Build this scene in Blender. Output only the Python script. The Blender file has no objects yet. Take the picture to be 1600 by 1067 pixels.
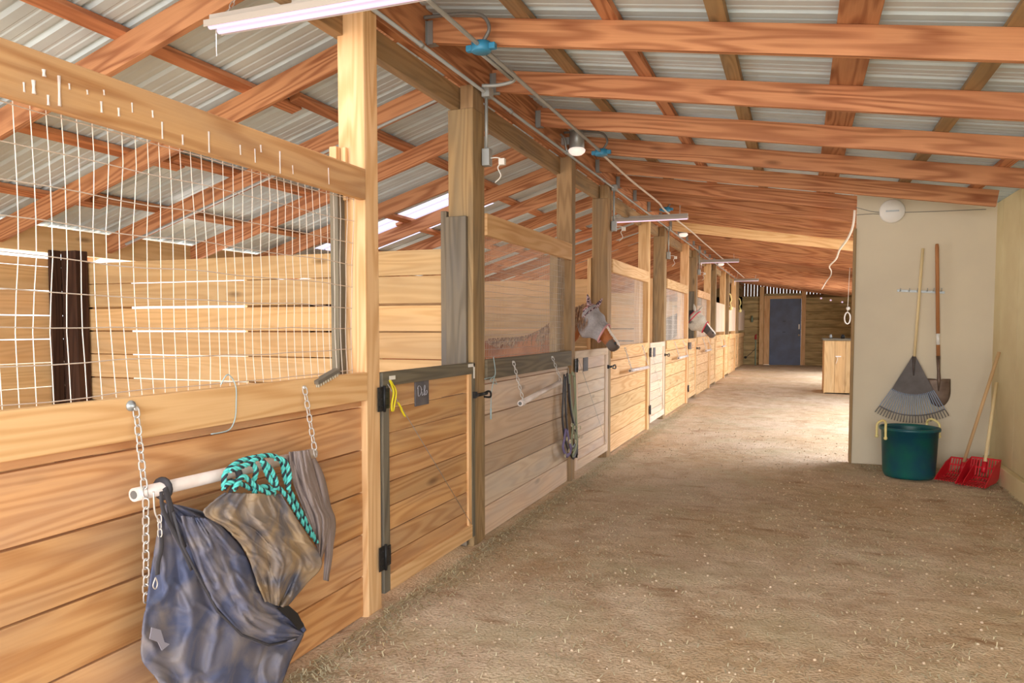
import bpy, math, random
from mathutils import Vector, Matrix, noise
rnd = random.Random(7)
C = bpy.context.scene.collection
PI = math.pi

# ---------------------------------------------------------------- camera
FPX = 1183.0; PITCH = math.radians(3.0); EYE = 1.42
YAW = math.atan(450 * math.cos(PITCH) / FPX)
cam_d = bpy.data.cameras.new('camera'); cam = bpy.data.objects.new('camera', cam_d); C.objects.link(cam)
cam.location = (0, 0, EYE); cam.rotation_euler = (PI / 2 - PITCH, 0, YAW)
cam_d.sensor_width = 36; cam_d.lens = FPX / 1600 * 36
CYP = 510 + FPX * math.tan(PITCH)
cam_d.shift_y = (CYP - 533.5) / 1600
cam_d.clip_start = 0.05; cam_d.clip_end = 300
bpy.context.scene.camera = cam
_F0 = Vector((-math.sin(YAW), math.cos(YAW), 0)); _R = Vector((math.cos(YAW), math.sin(YAW), 0))
_F = _F0 * math.cos(PITCH) - Vector((0, 0, math.sin(PITCH))); _U = _F0 * math.sin(PITCH) + Vector((0, 0, math.cos(PITCH)))
def at(u, v, ax, val):
    """world point seen at photo pixel (u, v) on the plane where axis ax equals val"""
    d = _F + _R * ((u - 800) / FPX) - _U * ((v - CYP) / FPX)
    c = Vector((0, 0, EYE)); t = (val - c[ax]) / d[ax]
    return c + d * t

# ---------------------------------------------------------------- light and exposure
sc = bpy.context.scene
sc.view_settings.view_transform = 'Standard'; sc.view_settings.look = 'None'
sc.view_settings.gamma = 1; sc.view_settings.exposure = 0.27
w = bpy.data.worlds.new('sky'); sc.world = w; w.use_nodes = True
bg = w.node_tree.nodes['Background']; bg.inputs[0].default_value = (0.93, 0.96, 1.0, 1); bg.inputs[1].default_value = 2.6
def area(name, loc, rot, sx, sy, power, col=(1, 1, 1)):
    l = bpy.data.lights.new(name, 'AREA'); l.shape = 'RECTANGLE'; l.size = sx; l.size_y = sy; l.energy = power; l.color = col
    o = bpy.data.objects.new(name, l); C.objects.link(o); o.location = loc; o.rotation_euler = rot; return o
# daylight of the side doorway, and lamps added at assumed, unseen openings
area('fill_behind_camera', (-1.2, -2.9, 1.5), (PI / 2, 0, 0), 7.0, 2.6, 330, (1.0, 0.97, 0.93))  # added fill for an assumed open barn end, unseen
area('daylight_side_door', (3.3, 11.9, 2.35), (0, math.radians(52), 0), 2.0, 5.6, 300, (0.93, 0.96, 1.0))
area('fill_side_far', (2.6, 22.5, 1.3), (0, PI / 2, 0), 2.0, 5.0, 190, (1.0, 0.97, 0.92))  # added fill that brightens the far end, no such gap seen
for i in range(7):
    area('fill_stall_back', (-7.3, 1.6 + 3.7 * i if i else 1.2, .95), (0, -PI / 2, 0), 1.7, 2.2, 110 if i else 90, (1, .97, .93))  # added fill outside invented, unseen stall back doors

# ---------------------------------------------------------------- materials
def mat(name):
    m = bpy.data.materials.new(name); m.use_nodes = True; nt = m.node_tree
    return m, nt, nt.nodes['Principled BSDF']
def nd(nt, t, **k):
    n = nt.nodes.new(t)
    for a, b in k.items(): setattr(n, a, b)
    return n
def mth(nt, op, a, b=None, c=None):
    n = nd(nt, 'ShaderNodeMath', operation=op)
    for i, x in enumerate((a, b, c)):
        if x is None: continue
        if isinstance(x, (int, float)): n.inputs[i].default_value = x
        else: nt.links.new(x, n.inputs[i])
    return n.outputs[0]
def mixc(nt, f, a, b, mode='MIX'):
    n = nd(nt, 'ShaderNodeMix', data_type='RGBA', blend_type=mode)
    for i, x in ((0, f), (6, a), (7, b)):
        if isinstance(x, (int, float)): n.inputs[i].default_value = x
        elif isinstance(x, tuple): n.inputs[i].default_value = (*x, 1) if len(x) == 3 else x
        else: nt.links.new(x, n.inputs[i])
    return n.outputs[2]
def s2l(r, g, b): return tuple(((c / 255) / 12.92 if c < 10.3 else ((c / 255 + .055) / 1.055) ** 2.4) for c in (r, g, b))
def ramp(nt, f, lo, hi):
    n = nd(nt, 'ShaderNodeMapRange'); n.inputs[1].default_value = lo; n.inputs[2].default_value = hi
    nt.links.new(f, n.inputs[0]); n.clamp = True; return n.outputs[0]

def wood(name, light, dark, knots=1.0, grain=1.0, stain=None, stain_amt=0.0, rough=.72):
    m, nt, p = mat(name)
    uv = nd(nt, 'ShaderNodeUVMap'); uv.uv_map = 'UV'
    mp = nd(nt, 'ShaderNodeMapping'); mp.inputs['Scale'].default_value = (.55, 7, 1); nt.links.new(uv.outputs[0], mp.inputs[0])
    n1 = nd(nt, 'ShaderNodeTexNoise'); n1.inputs['Scale'].default_value = 1.0; n1.inputs['Detail'].default_value = 1.5; nt.links.new(mp.outputs[0], n1.inputs[0])
    ring = mth(nt, 'MULTIPLY', n1.outputs[0], 62.0); ring = mth(nt, 'SINE', ring); ring = ramp(nt, ring, -.6, 1.0)
    mp2 = nd(nt, 'ShaderNodeMapping'); mp2.inputs['Scale'].default_value = (3, 120, 1); nt.links.new(uv.outputs[0], mp2.inputs[0])
    n2 = nd(nt, 'ShaderNodeTexNoise'); n2.inputs['Scale'].default_value = 1.0; n2.inputs['Detail'].default_value = 3; nt.links.new(mp2.outputs[0], n2.inputs[0])
    n3 = nd(nt, 'ShaderNodeTexNoise'); n3.inputs['Scale'].default_value = 1.6; n3.inputs['Detail'].default_value = 3; nt.links.new(uv.outputs[0], n3.inputs[0])
    f = mth(nt, 'MULTIPLY_ADD', ring, .52 * grain, mth(nt, 'MULTIPLY', n2.outputs[0], .45 * grain)); f = mth(nt, 'MULTIPLY', f, mth(nt, 'ADD', n3.outputs[0], .35))
    col = mixc(nt, f, light, dark)
    mp4 = nd(nt, 'ShaderNodeMapping'); mp4.inputs['Scale'].default_value = (1.6, 5.5, 1); nt.links.new(uv.outputs[0], mp4.inputs[0])
    v = nd(nt, 'ShaderNodeTexVoronoi'); v.inputs['Scale'].default_value = 1.0; nt.links.new(mp4.outputs[0], v.inputs[0])
    k = ramp(nt, v.outputs['Distance'], .15, .05); sel = ramp(nt, v.outputs['Color'], .48, .49)
    k = mth(nt, 'MULTIPLY', k, mth(nt, 'MULTIPLY', sel, .75 * knots))
    col = mixc(nt, k, col, tuple(c * .35 for c in dark))
    if stain:
        n5 = nd(nt, 'ShaderNodeTexNoise'); n5.inputs['Scale'].default_value = 2.3; n5.inputs['Detail'].default_value = 5
        mp5 = nd(nt, 'ShaderNodeMapping'); mp5.inputs['Scale'].default_value = (.6, 3, 1); nt.links.new(uv.outputs[0], mp5.inputs[0]); nt.links.new(mp5.outputs[0], n5.inputs[0])
        col = mixc(nt, mth(nt, 'MULTIPLY', ramp(nt, n5.outputs[0], .42, .68), stain_amt), col, stain)
    a = nd(nt, 'ShaderNodeAttribute'); a.attribute_name = 'tint'
    col = mixc(nt, 1.0, col, a.outputs['Color'], 'MULTIPLY')
    nt.links.new(col, p.inputs['Base Color']); p.inputs['Roughness'].default_value = rough
    p.inputs['Specular IOR Level'].default_value = .25
    b = nd(nt, 'ShaderNodeBump'); b.inputs['Strength'].default_value = .25; b.inputs['Distance'].default_value = .004
    nt.links.new(f, b.inputs['Height']); nt.links.new(b.outputs[0], p.inputs['Normal'])
    return m
def plain(name, col, rough=.6, metal=0.0, noise_s=None, col2=None, bump=0.0, emit=None, es=0.0, coord='Object', detail=4, lo=.35, hi=.65):
    m, nt, p = mat(name); p.inputs['Roughness'].default_value = rough; p.inputs['Metallic'].default_value = metal
    p.inputs['Base Color'].default_value = (*col, 1)
    if noise_s:
        tc = nd(nt, 'ShaderNodeTexCoord'); n = nd(nt, 'ShaderNodeTexNoise'); n.inputs['Scale'].default_value = noise_s; n.inputs['Detail'].default_value = detail
        nt.links.new(tc.outputs[coord], n.inputs[0])
        nt.links.new(mixc(nt, ramp(nt, n.outputs[0], lo, hi), col, col2 or tuple(c * .6 for c in col)), p.inputs['Base Color'])
        if bump:
            b = nd(nt, 'ShaderNodeBump'); b.inputs['Strength'].default_value = bump; b.inputs['Distance'].default_value = .01
            nt.links.new(n.outputs[0], b.inputs['Height']); nt.links.new(b.outputs[0], p.inputs['Normal'])
    if emit: p.inputs['Emission Color'].default_value = (*emit, 1); p.inputs['Emission Strength'].default_value = es
    return m
W = dict(
    pine=wood('pine_wood', s2l(234, 196, 148), s2l(196, 142, 86), .8, .9),
    plank=wood('plank_wood', s2l(222, 174, 122), s2l(170, 112, 64), 1.0, 1.0, s2l(168, 142, 120), .4),
    pale=wood('pale_plank_wood', s2l(234, 210, 186), s2l(196, 162, 134), .7, .7, s2l(196, 188, 184), .4),
    fir=wood('fir_wood', s2l(216, 156, 112), s2l(142, 84, 54), .9, 1.2, s2l(176, 120, 88), .4),
    brown=wood('brown_post_wood', s2l(176, 144, 104), s2l(120, 92, 62), .9, .8, s2l(120, 112, 96), .5),
    grey=wood('weathered_grey_wood', s2l(132, 122, 104), s2l(84, 76, 64), .5, .9, s2l(90, 94, 100), .5),
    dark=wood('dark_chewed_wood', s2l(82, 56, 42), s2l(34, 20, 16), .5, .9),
    old=wood('old_wall_wood', s2l(196, 172, 128), s2l(140, 112, 72), .7, .8, s2l(110, 98, 66), .6),
    stall=wood('stall_inner_wood', s2l(226, 190, 140), s2l(186, 140, 88), 1.0, .7, s2l(184, 160, 128), .35),
)
def floor_mat():
    m, nt, p = mat('dirt_floor'); tc = nd(nt, 'ShaderNodeTexCoord')
    def N(s, d=5, sc3=None):
        n = nd(nt, 'ShaderNodeTexNoise'); n.inputs['Scale'].default_value = s; n.inputs['Detail'].default_value = d
        if sc3:
            mp = nd(nt, 'ShaderNodeMapping'); mp.inputs['Scale'].default_value = sc3; nt.links.new(tc.outputs['Object'], mp.inputs[0]); nt.links.new(mp.outputs[0], n.inputs[0])
        else: nt.links.new(tc.outputs['Object'], n.inputs[0])
        return n.outputs[0]
    a = N(.7, 4); b = N(9, 8); c = N(70, 4); d = N(2.2, 6, (1.6, 1, 1))
    col = mixc(nt, ramp(nt, a, .35, .65), s2l(218, 196, 174), s2l(206, 178, 146))
    col = mixc(nt, mth(nt, 'MULTIPLY', ramp(nt, d, .45, .7), .6), col, s2l(176, 142, 112))
    col = mixc(nt, mth(nt, 'MULTIPLY', ramp(nt, b, .45, .75), .55), col, s2l(224, 208, 184))
    col = mixc(nt, mth(nt, 'MULTIPLY', ramp(nt, c, .5, .75), .65), col, s2l(128, 108, 84))
    g = N(1.3, 6, (1, 1.4, 1)); col = mixc(nt, mth(nt, 'MULTIPLY', ramp(nt, g, .50, .68), .45), col, s2l(190, 180, 148))
    h = N(2.6, 7, (.7, 2.2, 1)); col = mixc(nt, mth(nt, 'MULTIPLY', ramp(nt, h, .60, .70), .55), col, s2l(150, 110, 78))
    nt.links.new(col, p.inputs['Base Color']); p.inputs['Roughness'].default_value = .95; p.inputs['Specular IOR Level'].default_value = .1
    bm = nd(nt, 'ShaderNodeBump'); bm.inputs['Strength'].default_value = .8; bm.inputs['Distance'].default_value = .02
    nt.links.new(mth(nt, 'ADD', b, mth(nt, 'MULTIPLY', c, .6)), bm.inputs['Height']); nt.links.new(bm.outputs[0], p.inputs['Normal'])
    return m
def tinted(name, rough=.8, mult=(1, 1, 1)):
    m, nt, p = mat(name); a = nd(nt, 'ShaderNodeAttribute'); a.attribute_name = 'tint'
    nt.links.new(a.outputs['Color'], p.inputs['Base Color']); p.inputs['Roughness'].default_value = rough; return m
def cloth_mat(name, base, dust, rough=.85, amt=.6, s=7, thr=.45):
    m, nt, p = mat(name); tc = nd(nt, 'ShaderNodeTexCoord')
    n = nd(nt, 'ShaderNodeTexNoise'); n.inputs['Scale'].default_value = s; n.inputs['Detail'].default_value = 6; n.inputs['Distortion'].default_value = .6; nt.links.new(tc.outputs['Object'], n.inputs[0])
    n2 = nd(nt, 'ShaderNodeTexNoise'); n2.inputs['Scale'].default_value = 260; nt.links.new(tc.outputs['Object'], n2.inputs[0])
    col = mixc(nt, mth(nt, 'MULTIPLY', ramp(nt, n.outputs[0], thr, thr + .25), amt), base, dust)
    nt.links.new(col, p.inputs['Base Color']); p.inputs['Roughness'].default_value = rough
    b = nd(nt, 'ShaderNodeBump'); b.inputs['Strength'].default_value = .3; b.inputs['Distance'].default_value = .012
    nt.links.new(mth(nt, 'ADD', n.outputs[0], mth(nt, 'MULTIPLY', n2.outputs[0], .15)), b.inputs['Height']); nt.links.new(b.outputs[0], p.inputs['Normal'])
    return m
M = dict(
    floor=floor_mat(),
    straw=tinted('straw'),
    stucco=plain('painted_siding', s2l(222, 210, 186), .85, noise_s=1.2, col2=s2l(212, 200, 178), bump=.1),
    siding=plain('yellow_painted_siding', s2l(230, 216, 172), .8, noise_s=2, col2=s2l(218, 200, 154), bump=.15),
    metal=plain('galvanised_roof', s2l(206, 224, 234), .5, .15, noise_s=3, col2=s2l(192, 208, 218)),
    steel=plain('grey_steel', s2l(165, 170, 172), .45, .6),
    chain=plain('galvanised_chain', s2l(205, 200, 196), .4, .5),
    wire=plain('galvanised_wire', s2l(214, 202, 190), .5, .3),
    conduit=plain('grey_conduit', s2l(168, 172, 172), .5, .3),
    flex=plain('grey_flexible_conduit', s2l(120, 118, 116), .5, .2),
    black=plain('black_iron', s2l(38, 38, 40), .5, .3),
    blue_box=plain('blue_plastic', s2l(54, 138, 180), .45),
    pvc=plain('white_pvc', s2l(232, 222, 218), .35, noise_s=8, col2=s2l(214, 198, 190)),
    white=plain('white_plastic', s2l(235, 232, 226), .5),
    cap=plain('pipe_end_grey', s2l(110, 110, 108), .6),
    tube_light=plain('lit_tube', (.45, .36, .45), .5, emit=(1, .74, .95), es=.62),
    reflector=plain('lamp_reflector', s2l(178, 170, 162), .5),
    lens=plain('lamp_lens', s2l(240, 225, 215), .2, emit=(1, .85, .75), es=.6),
    slate=plain('slate_grey', s2l(104, 100, 104), .7, noise_s=12, col2=s2l(84, 82, 88)),
    chalk=plain('chalk', s2l(190, 190, 200), .9),
    navy=cloth_mat('navy_canvas', s2l(84, 90, 118), s2l(140, 130, 126), amt=.8, thr=.42),
    dusty=cloth_mat('dusty_canvas', s2l(96, 96, 108), s2l(166, 142, 112), amt=.95, thr=.36),
    greycloth=cloth_mat('grey_canvas', s2l(150, 136, 134), s2l(120, 108, 104), s=9),
    strap=plain('dark_webbing', s2l(64, 62, 68), .8),
    patch=plain('patch_cloth', s2l(138, 134, 146), .9),
    teal=plain('teal_rope', s2l(92, 200, 196), .8),
    ropeblack=plain('black_rope', s2l(46, 56, 64), .85),
    twine=plain('pale_blue_twine', s2l(168, 190, 196), .8),
    yellow=plain('yellow_ribbon', s2l(232, 214, 40), .6),
    tub=plain('green_tub_plastic', s2l(14, 98, 88), .38, noise_s=5, col2=s2l(12, 76, 96)),
    tubin=plain('tub_inside', s2l(20, 60, 70), .6),
    cream=plain('cream_rope', s2l(236, 220, 150), .7),
    red=plain('red_fork_plastic', s2l(205, 28, 44), .35),
    handle=wood('tool_handle_wood', s2l(214, 178, 132), s2l(170, 128, 84), .1, .4),
    handle2=wood('brown_handle_wood', s2l(184, 128, 84), s2l(140, 88, 52), .1, .5),
    handle3=wood('pale_handle_wood', s2l(236, 214, 166), s2l(214, 184, 128), .1, .3),
    shovel=plain('worn_shovel_steel', s2l(128, 108, 94), .5, .35, noise_s=9, col2=s2l(96, 78, 66)),
    rake=plain('rake_plastic', s2l(96, 88, 86), .5, noise_s=10, col2=s2l(78, 70, 68)),
    rakeblue=plain('rake_tine_plastic', s2l(120, 138, 165), .4),
    door=plain('blue_steel_door', s2l(92, 104, 132), .5, .1, noise_s=2.2, col2=s2l(80, 88, 108)),
    skylight=plain('translucent_panel', s2l(236, 228, 240), .4),
    mane=plain('flaxen_mane', s2l(188, 152, 120), .8, noise_s=30, col2=s2l(120, 88, 70)),
    chestnut=plain('chestnut_coat', s2l(176, 104, 48), .6, noise_s=6, col2=s2l(146, 80, 34)),
    blackcoat=plain('dark_coat', s2l(70, 66, 66), .6, noise_s=6, col2=s2l(50, 46, 46)),
    muzzle=plain('dark_muzzle', s2l(92, 80, 74), .6),
    blaze=plain('white_face_marking', s2l(238, 226, 214), .6),
    mesh1=plain('grey_mask_mesh', s2l(170, 164, 166), .8, noise_s=60, col2=s2l(150, 146, 150)),
    mesh2=plain('taupe_mask_mesh', s2l(196, 188, 174), .8, noise_s=60, col2=s2l(176, 168, 156)),
    pink=plain('pink_trim', s2l(206, 150, 150), .8),
    plum=plain('patterned_ear_cloth', s2l(196, 168, 172), .85, noise_s=70, col2=s2l(70, 44, 56), lo=.48, hi=.52),
    redtrim=plain('red_trim', s2l(196, 60, 78), .8),
    leather=plain('black_leather', s2l(52, 50, 54), .5),
    greenweb=plain('sage_webbing', s2l(150, 156, 128), .8),
    purple=plain('purple_webbing', s2l(120, 108, 150), .8),
    brass=plain('brass_hardware', s2l(206, 196, 170), .35, .6),
    green=plain('hydrant_green', s2l(120, 140, 122), .6),
    redp=plain('red_paint', s2l(150, 40, 40), .5),
    bristle=plain('brush_bristle', s2l(200, 190, 170), .9),
)
def sky_panel():
    m, nt, p = mat('translucent_roof_panel')
    for n in list(nt.nodes):
        if n.type == 'BSDF_PRINCIPLED': nt.nodes.remove(n)
    out = [n for n in nt.nodes if n.type == 'OUTPUT_MATERIAL'][0]
    t = nd(nt, 'ShaderNodeBsdfTranslucent'); t.inputs[0].default_value = (.50, .45, .56, 1)
    d = nd(nt, 'ShaderNodeBsdfTransparent'); d.inputs[0].default_value = (.34, .30, .38, 1)
    mx = nd(nt, 'ShaderNodeMixShader'); mx.inputs[0].default_value = .35
    nt.links.new(t.outputs[0], mx.inputs[1]); nt.links.new(d.outputs[0], mx.inputs[2]); nt.links.new(mx.outputs[0], out.inputs[0]); return m
M['skylight'] = sky_panel()

# ---------------------------------------------------------------- mesh builder
class MB:
    def __init__(s): s.v = []; s.f = []; s.uv = []; s.t = []; s.sm = []
    def face(s, idx, uvs, tint, smooth=False):
        s.f.append(idx); s.uv.extend(uvs); s.t.extend([tint] * len(idx)); s.sm.append(smooth)
    def obox(s, c, h, R=None, long=None, tint=None, jit=True):
        """box: centre, half sizes, rotation; uv runs along the long side"""
        c = Vector(c); n0 = len(s.v)
        if long is None: long = max(range(3), key=lambda i: h[i])
        if tint is None: tint = tn()
        for sx in (-1, 1):
            for sy in (-1, 1):
                for sz in (-1, 1):
                    p = Vector((sx * h[0], sy * h[1], sz * h[2]))
                    s.v.append(tuple(c + (R @ p if R else p)))
        loc = [(sx * h[0], sy * h[1], sz * h[2]) for sx in (-1, 1) for sy in (-1, 1) for sz in (-1, 1)]
        ou, ov = (rnd.uniform(0, 60), rnd.uniform(0, 60)) if jit else (0, 0)
        for ax, fs in ((0, [(0, 1, 3, 2), (4, 6, 7, 5)]), (1, [(0, 4, 5, 1), (2, 3, 7, 6)]), (2, [(0, 2, 6, 4), (1, 5, 7, 3)])):
            ot = [i for i in range(3) if i != ax]
            if long in ot: ua = long; va = [i for i in ot if i != long][0]; sc_ = 1
            else: ua, va = ot; sc_ = 1
            for f in fs:
                s.face([n0 + i for i in f], [(loc[i][ua] * sc_ + ou, loc[i][va] + ov + ax * .37) for i in f], tint)
    def box(s, a, b, **k):
        c = [(a[i] + b[i]) / 2 for i in range(3)]; h = [abs(b[i] - a[i]) / 2 for i in range(3)]; s.obox(c, h, **k)
    def beam(s, p, q, wd, ht, up=(0, 0, 1), tint=None):
        """board from p to q: wd across, ht along up"""
        p = Vector(p); q = Vector(q); d = (q - p); L = d.length; x = d.normalized(); y = Vector(up).cross(x).normalized(); z = x.cross(y)
        R = Matrix((x, y, z)).transposed(); s.obox((p + q) / 2, (L / 2, wd / 2, ht / 2), R=R, long=0, tint=tint)
    def tube(s, pts, r, n=8, closed=False, tint=(1, 1, 1, 1), caps=True, flat=None):
        pts = [Vector(p) for p in pts]; m = len(pts); n0 = len(s.v); prev = None; L = 0
        rr = r if isinstance(r, (list, tuple)) else [r] * m; us = []
        for i, p in enumerate(pts):
            a = pts[(i - 1) % m] if (i or closed) else p; b = pts[(i + 1) % m] if (i < m - 1 or closed) else p
            d = (b - a); d = d.normalized() if d.length > 1e-9 else Vector((0, 0, 1))
            if prev is None: ref = Vector((0, 0, 1)) if abs(d.z) < .9 else Vector((1, 0, 0)); x = ref.cross(d).normalized()
            else:
                x = (prev - d * prev.dot(d)); x = x.normalized() if x.length > 1e-6 else prev
            prev = x; y = d.cross(x)
            if i: L += (p - pts[i - 1]).length
            us.append(L)
            for k in range(n):
                t = 2 * PI * k / n; fx, fy = flat if flat else (1, 1)
                s.v.append(tuple(p + x * math.cos(t) * rr[i] * fx + y * math.sin(t) * rr[i] * fy))
        ou = rnd.uniform(0, 30)
        for i in range(m if closed else m - 1):
            j = (i + 1) % m; u0 = us[i] + ou; u1 = (us[j] if j else L) + ou
            for k in range(n):
                k2 = (k + 1) % n; v0 = k / n * 6.28 * rr[i]; v1 = (k + 1) / n * 6.28 * rr[i]
                s.face([n0 + i * n + k, n0 + i * n + k2, n0 + j * n + k2, n0 + j * n + k], [(u0, v0), (u0, v1), (u1, v1), (u1, v0)], tint, n > 4)
        if caps and not closed:
            s.face([n0 + k for k in range(n)][::-1], [(0, 0)] * n, tint); s.face([n0 + (m - 1) * n + k for k in range(n)], [(0, 0)] * n, tint)
    def grid(s, P, closed_u=False, tint=(1, 1, 1, 1), smooth=True, uv=None):
        """P[i][j] points"""
        a = len(P); b = len(P[0]); n0 = len(s.v)
        for r_ in P:
            for p in r_: s.v.append(tuple(p))
        for i in range(a - 1):
            for j in range(b if closed_u else b - 1):
                j2 = (j + 1) % b
                s.face([n0 + i * b + j, n0 + i * b + j2, n0 + (i + 1) * b + j2, n0 + (i + 1) * b + j],
                       [(i / a, j / b), (i / a, (j + 1) / b), ((i + 1) / a, (j + 1) / b), ((i + 1) / a, j / b)], tint, smooth)
    def lathe(s, prof, c, n=32, axis='z', tint=(1, 1, 1, 1), sq=None):
        c = Vector(c); P = []
        for r, h in prof:
            row = []
            for k in range(n):
                t = 2 * PI * k / n
                a, b = r * math.cos(t), r * math.sin(t)
                row.append(c + (Vector((a, b, h)) if axis == 'z' else Vector((a, h, b)) if axis == 'y' else Vector((h, a, b))))
            P.append(row)
        s.grid(P, True, tint)
    def ball(s, c, r, n=12, sc3=(1, 1, 1)):
        P = []
        for i in range(n // 2 + 1):
            th = PI * i / (n // 2)
            P.append([Vector(c) + Vector((math.sin(th) * math.cos(2 * PI * k / n) * r * sc3[0], math.sin(th) * math.sin(2 * PI * k / n) * r * sc3[1], math.cos(th) * r * sc3[2])) for k in range(n)])
        s.grid(P, True)
    def prism(s, pts, off, tint=(1, 1, 1, 1)):
        """flat polygon extruded by vector off"""
        n = len(pts); n0 = len(s.v); off = Vector(off)
        for p in pts: s.v.append(tuple(p))
        for p in pts: s.v.append(tuple(Vector(p) + off))
        s.face(list(range(n0, n0 + n))[::-1], [(0, 0)] * n, tint); s.face(list(range(n0 + n, n0 + 2 * n)), [(0, 0)] * n, tint)
        for i in range(n):
            j = (i + 1) % n; s.face([n0 + i, n0 + j, n0 + n + j, n0 + n + i], [(0, 0)] * 4, tint)
    def build(s, name, m, parent=None, bevel=0.0):
        off = Vector((0, 0, 0)); p = parent
        while p is not None: off += p.location; p = p.parent
        me = bpy.data.meshes.new(name)
        if parent is None and s.v:
            xs = [v[0] for v in s.v]; ys = [v[1] for v in s.v]; zs = [v[2] for v in s.v]
            org = Vector(((min(xs) + max(xs)) / 2, (min(ys) + max(ys)) / 2, min(zs)))
        else: org = Vector((0, 0, 0))
        t = off + org
        me.from_pydata([(v[0] - t.x, v[1] - t.y, v[2] - t.z) for v in s.v], [], s.f)
        ul = me.uv_layers.new(name='UV'); ul.data.foreach_set('uv', [c for u in s.uv for c in u])
        ca = me.color_attributes.new('tint', 'FLOAT_COLOR', 'CORNER'); ca.data.foreach_set('color', [c for u in s.t for c in u])
        me.polygons.foreach_set('use_smooth', s.sm)
        ms = m if isinstance(m, list) else [m]
        for k in ms: me.materials.append(k)
        o = bpy.data.objects.new(name, me); C.objects.link(o); o.location = org
        if parent is not None: o.parent = parent
        if bevel:
            b = o.modifiers.new('edge', 'BEVEL'); b.width = bevel; b.segments = 2; b.limit_method = 'ANGLE'; b.harden_normals = False
        return o
def tn(a=.12, h=.04):
    k = 1 + rnd.uniform(-a, a * .6); return (k * (1 + rnd.uniform(-h, h)), k, k * (1 + rnd.uniform(-h, h)), 1)
def tag(o, label=None, cat=None, group=None, kind=None):
    if label: o['label'] = label
    if cat: o['category'] = cat
    if group: o['group'] = group
    if kind: o['kind'] = kind
    return o
def thing(name, label, cat, loc=(0, 0, 0), group=None):
    o = bpy.data.objects.new(name, None); C.objects.link(o); o.location = loc; o.empty_display_size = .1
    return tag(o, label, cat, group)
def struct(mb, name, m, label=None, bevel=0):
    o = mb.build(name, m, None, bevel); o['kind'] = 'structure'; o['label'] = label or name.replace('_', ' '); o['category'] = name.split('_')[0]; return o
def smooth_path(pts, n=8, closed=False):
    pts = [Vector(p) for p in pts]; out = []; m = len(pts)
    for i in range(m if closed else m - 1):
        p0 = pts[(i - 1) % m] if (i or closed) else pts[0]; p1 = pts[i]; p2 = pts[(i + 1) % m]; p3 = pts[(i + 2) % m] if (closed or i + 2 < m) else pts[-1]
        for k in range(n):
            t = k / n; out.append(.5 * ((2 * p1) + (p2 - p0) * t + (2 * p0 - 5 * p1 + 4 * p2 - p3) * t * t + (3 * p1 - p0 - 3 * p2 + p3) * t ** 3))
    if not closed: out.append(pts[-1])
    return out
ORD = ['first', 'second', 'third', 'fourth', 'fifth', 'sixth', 'seventh', 'eighth', 'ninth', 'tenth', 'eleventh', 'twelfth', 'thirteenth', 'fourteenth', 'fifteenth', 'sixteenth', 'seventeenth', 'eighteenth', 'nineteenth', 'twentieth',
       'twenty-first', 'twenty-second', 'twenty-third', 'twenty-fourth', 'twenty-fifth', 'twenty-sixth', 'twenty-seventh', 'twenty-eighth', 'twenty-ninth', 'thirtieth', 'thirty-first', 'thirty-second']
XF = -1.96            # front plane of the stalls
YEND = 29.85
def ztl(x): return 3.265 + .305 * (x + 2.0)   # top of left rafters
def ztr(x): return 3.16 - .157 * (x + 2.0)    # top of right rafters
HINGE = [3.20 + 3.7 * k for k in range(7)]; HINGE[1] = 6.69; HINGE[2] = 10.42
LATCH = [4.62 + 3.7 * k for k in range(7)]; LATCH[1] = 8.22; LATCH[2] = 11.9

# ================================================================ SETTING
def fz(x, y):
    v = Vector((x, y, 0)); a = noise.noise(v * .9) * .012 + noise.noise(v * 3.1 + Vector((9, 0, 0))) * .007 + noise.noise(v * 8.5) * .006 + noise.noise(Vector((x * 6, y * 14, 4))) * .004
    if -1.93 < x < -1.4: a += .012 * max(0, 1 - (x + 1.93) / .35) * (noise.noise(v * 2) + .6)
    return a - .008
mb = MB(); P = []
ys = []; y = -3.0
while y < 31: ys.append(y); y += .045 if 1.5 < y < 9 else (.09 if y < 16 else .2)
xs = []; x = -5.6
while x < 2.6: xs.append(x); x += .045 if -2.2 < x else .15
for y in ys: P.append([Vector((x, y, fz(x, y))) for x in xs])
mb.grid(P); struct(mb, 'floor', M['floor'], 'trampled dirt and straw aisle floor')
mb = MB(); mb.box((-30, -30, -.25), (30, 60, -.06)); struct(mb, 'ground', M['floor'], 'dirt ground around the barn')

# loose straw
mb = MB()
def straw(x, y, l, big=1):
    a = rnd.uniform(0, PI); dx, dy = math.cos(a) * l / 2, math.sin(a) * l / 2; wd = rnd.uniform(.0012, .0026) * big; nx, ny = -math.sin(a) * wd, math.cos(a) * wd
    z = fz(x, y) + rnd.uniform(.004, .012); t = rnd.uniform(-.004, .012); b = rnd.uniform(.55, 1.0)
    tint = (*[c * b for c in rnd.choice((s2l(226, 214, 180), s2l(216, 202, 166), s2l(202, 194, 164), s2l(180, 156, 116)))], 1)
    n0 = len(mb.v)
    mb.v += [(x - dx - nx, y - dy - ny, z), (x - dx + nx, y - dy + ny, z), (x + dx + nx, y + dy + ny, z + t), (x + dx - nx, y + dy - ny, z + t)]
    mb.face([n0, n0 + 1, n0 + 2, n0 + 3], [(0, 0)] * 4, tint)
for i in range(26000):
    y = 1.6 + 11 * rnd.random() ** 1.6; x = rnd.uniform(-1.9, 1.7)
    if noise.noise(Vector((x * 1.3, y * 1.3, 3))) + .25 < rnd.uniform(-.2, .6): continue
    straw(x, y, rnd.uniform(.008, .035))
for i in range(9000):
    y = rnd.uniform(1.8, 14); x = -1.9 + abs(rnd.gauss(0, .10))
    straw(x, y, rnd.uniform(.015, .05))
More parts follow.
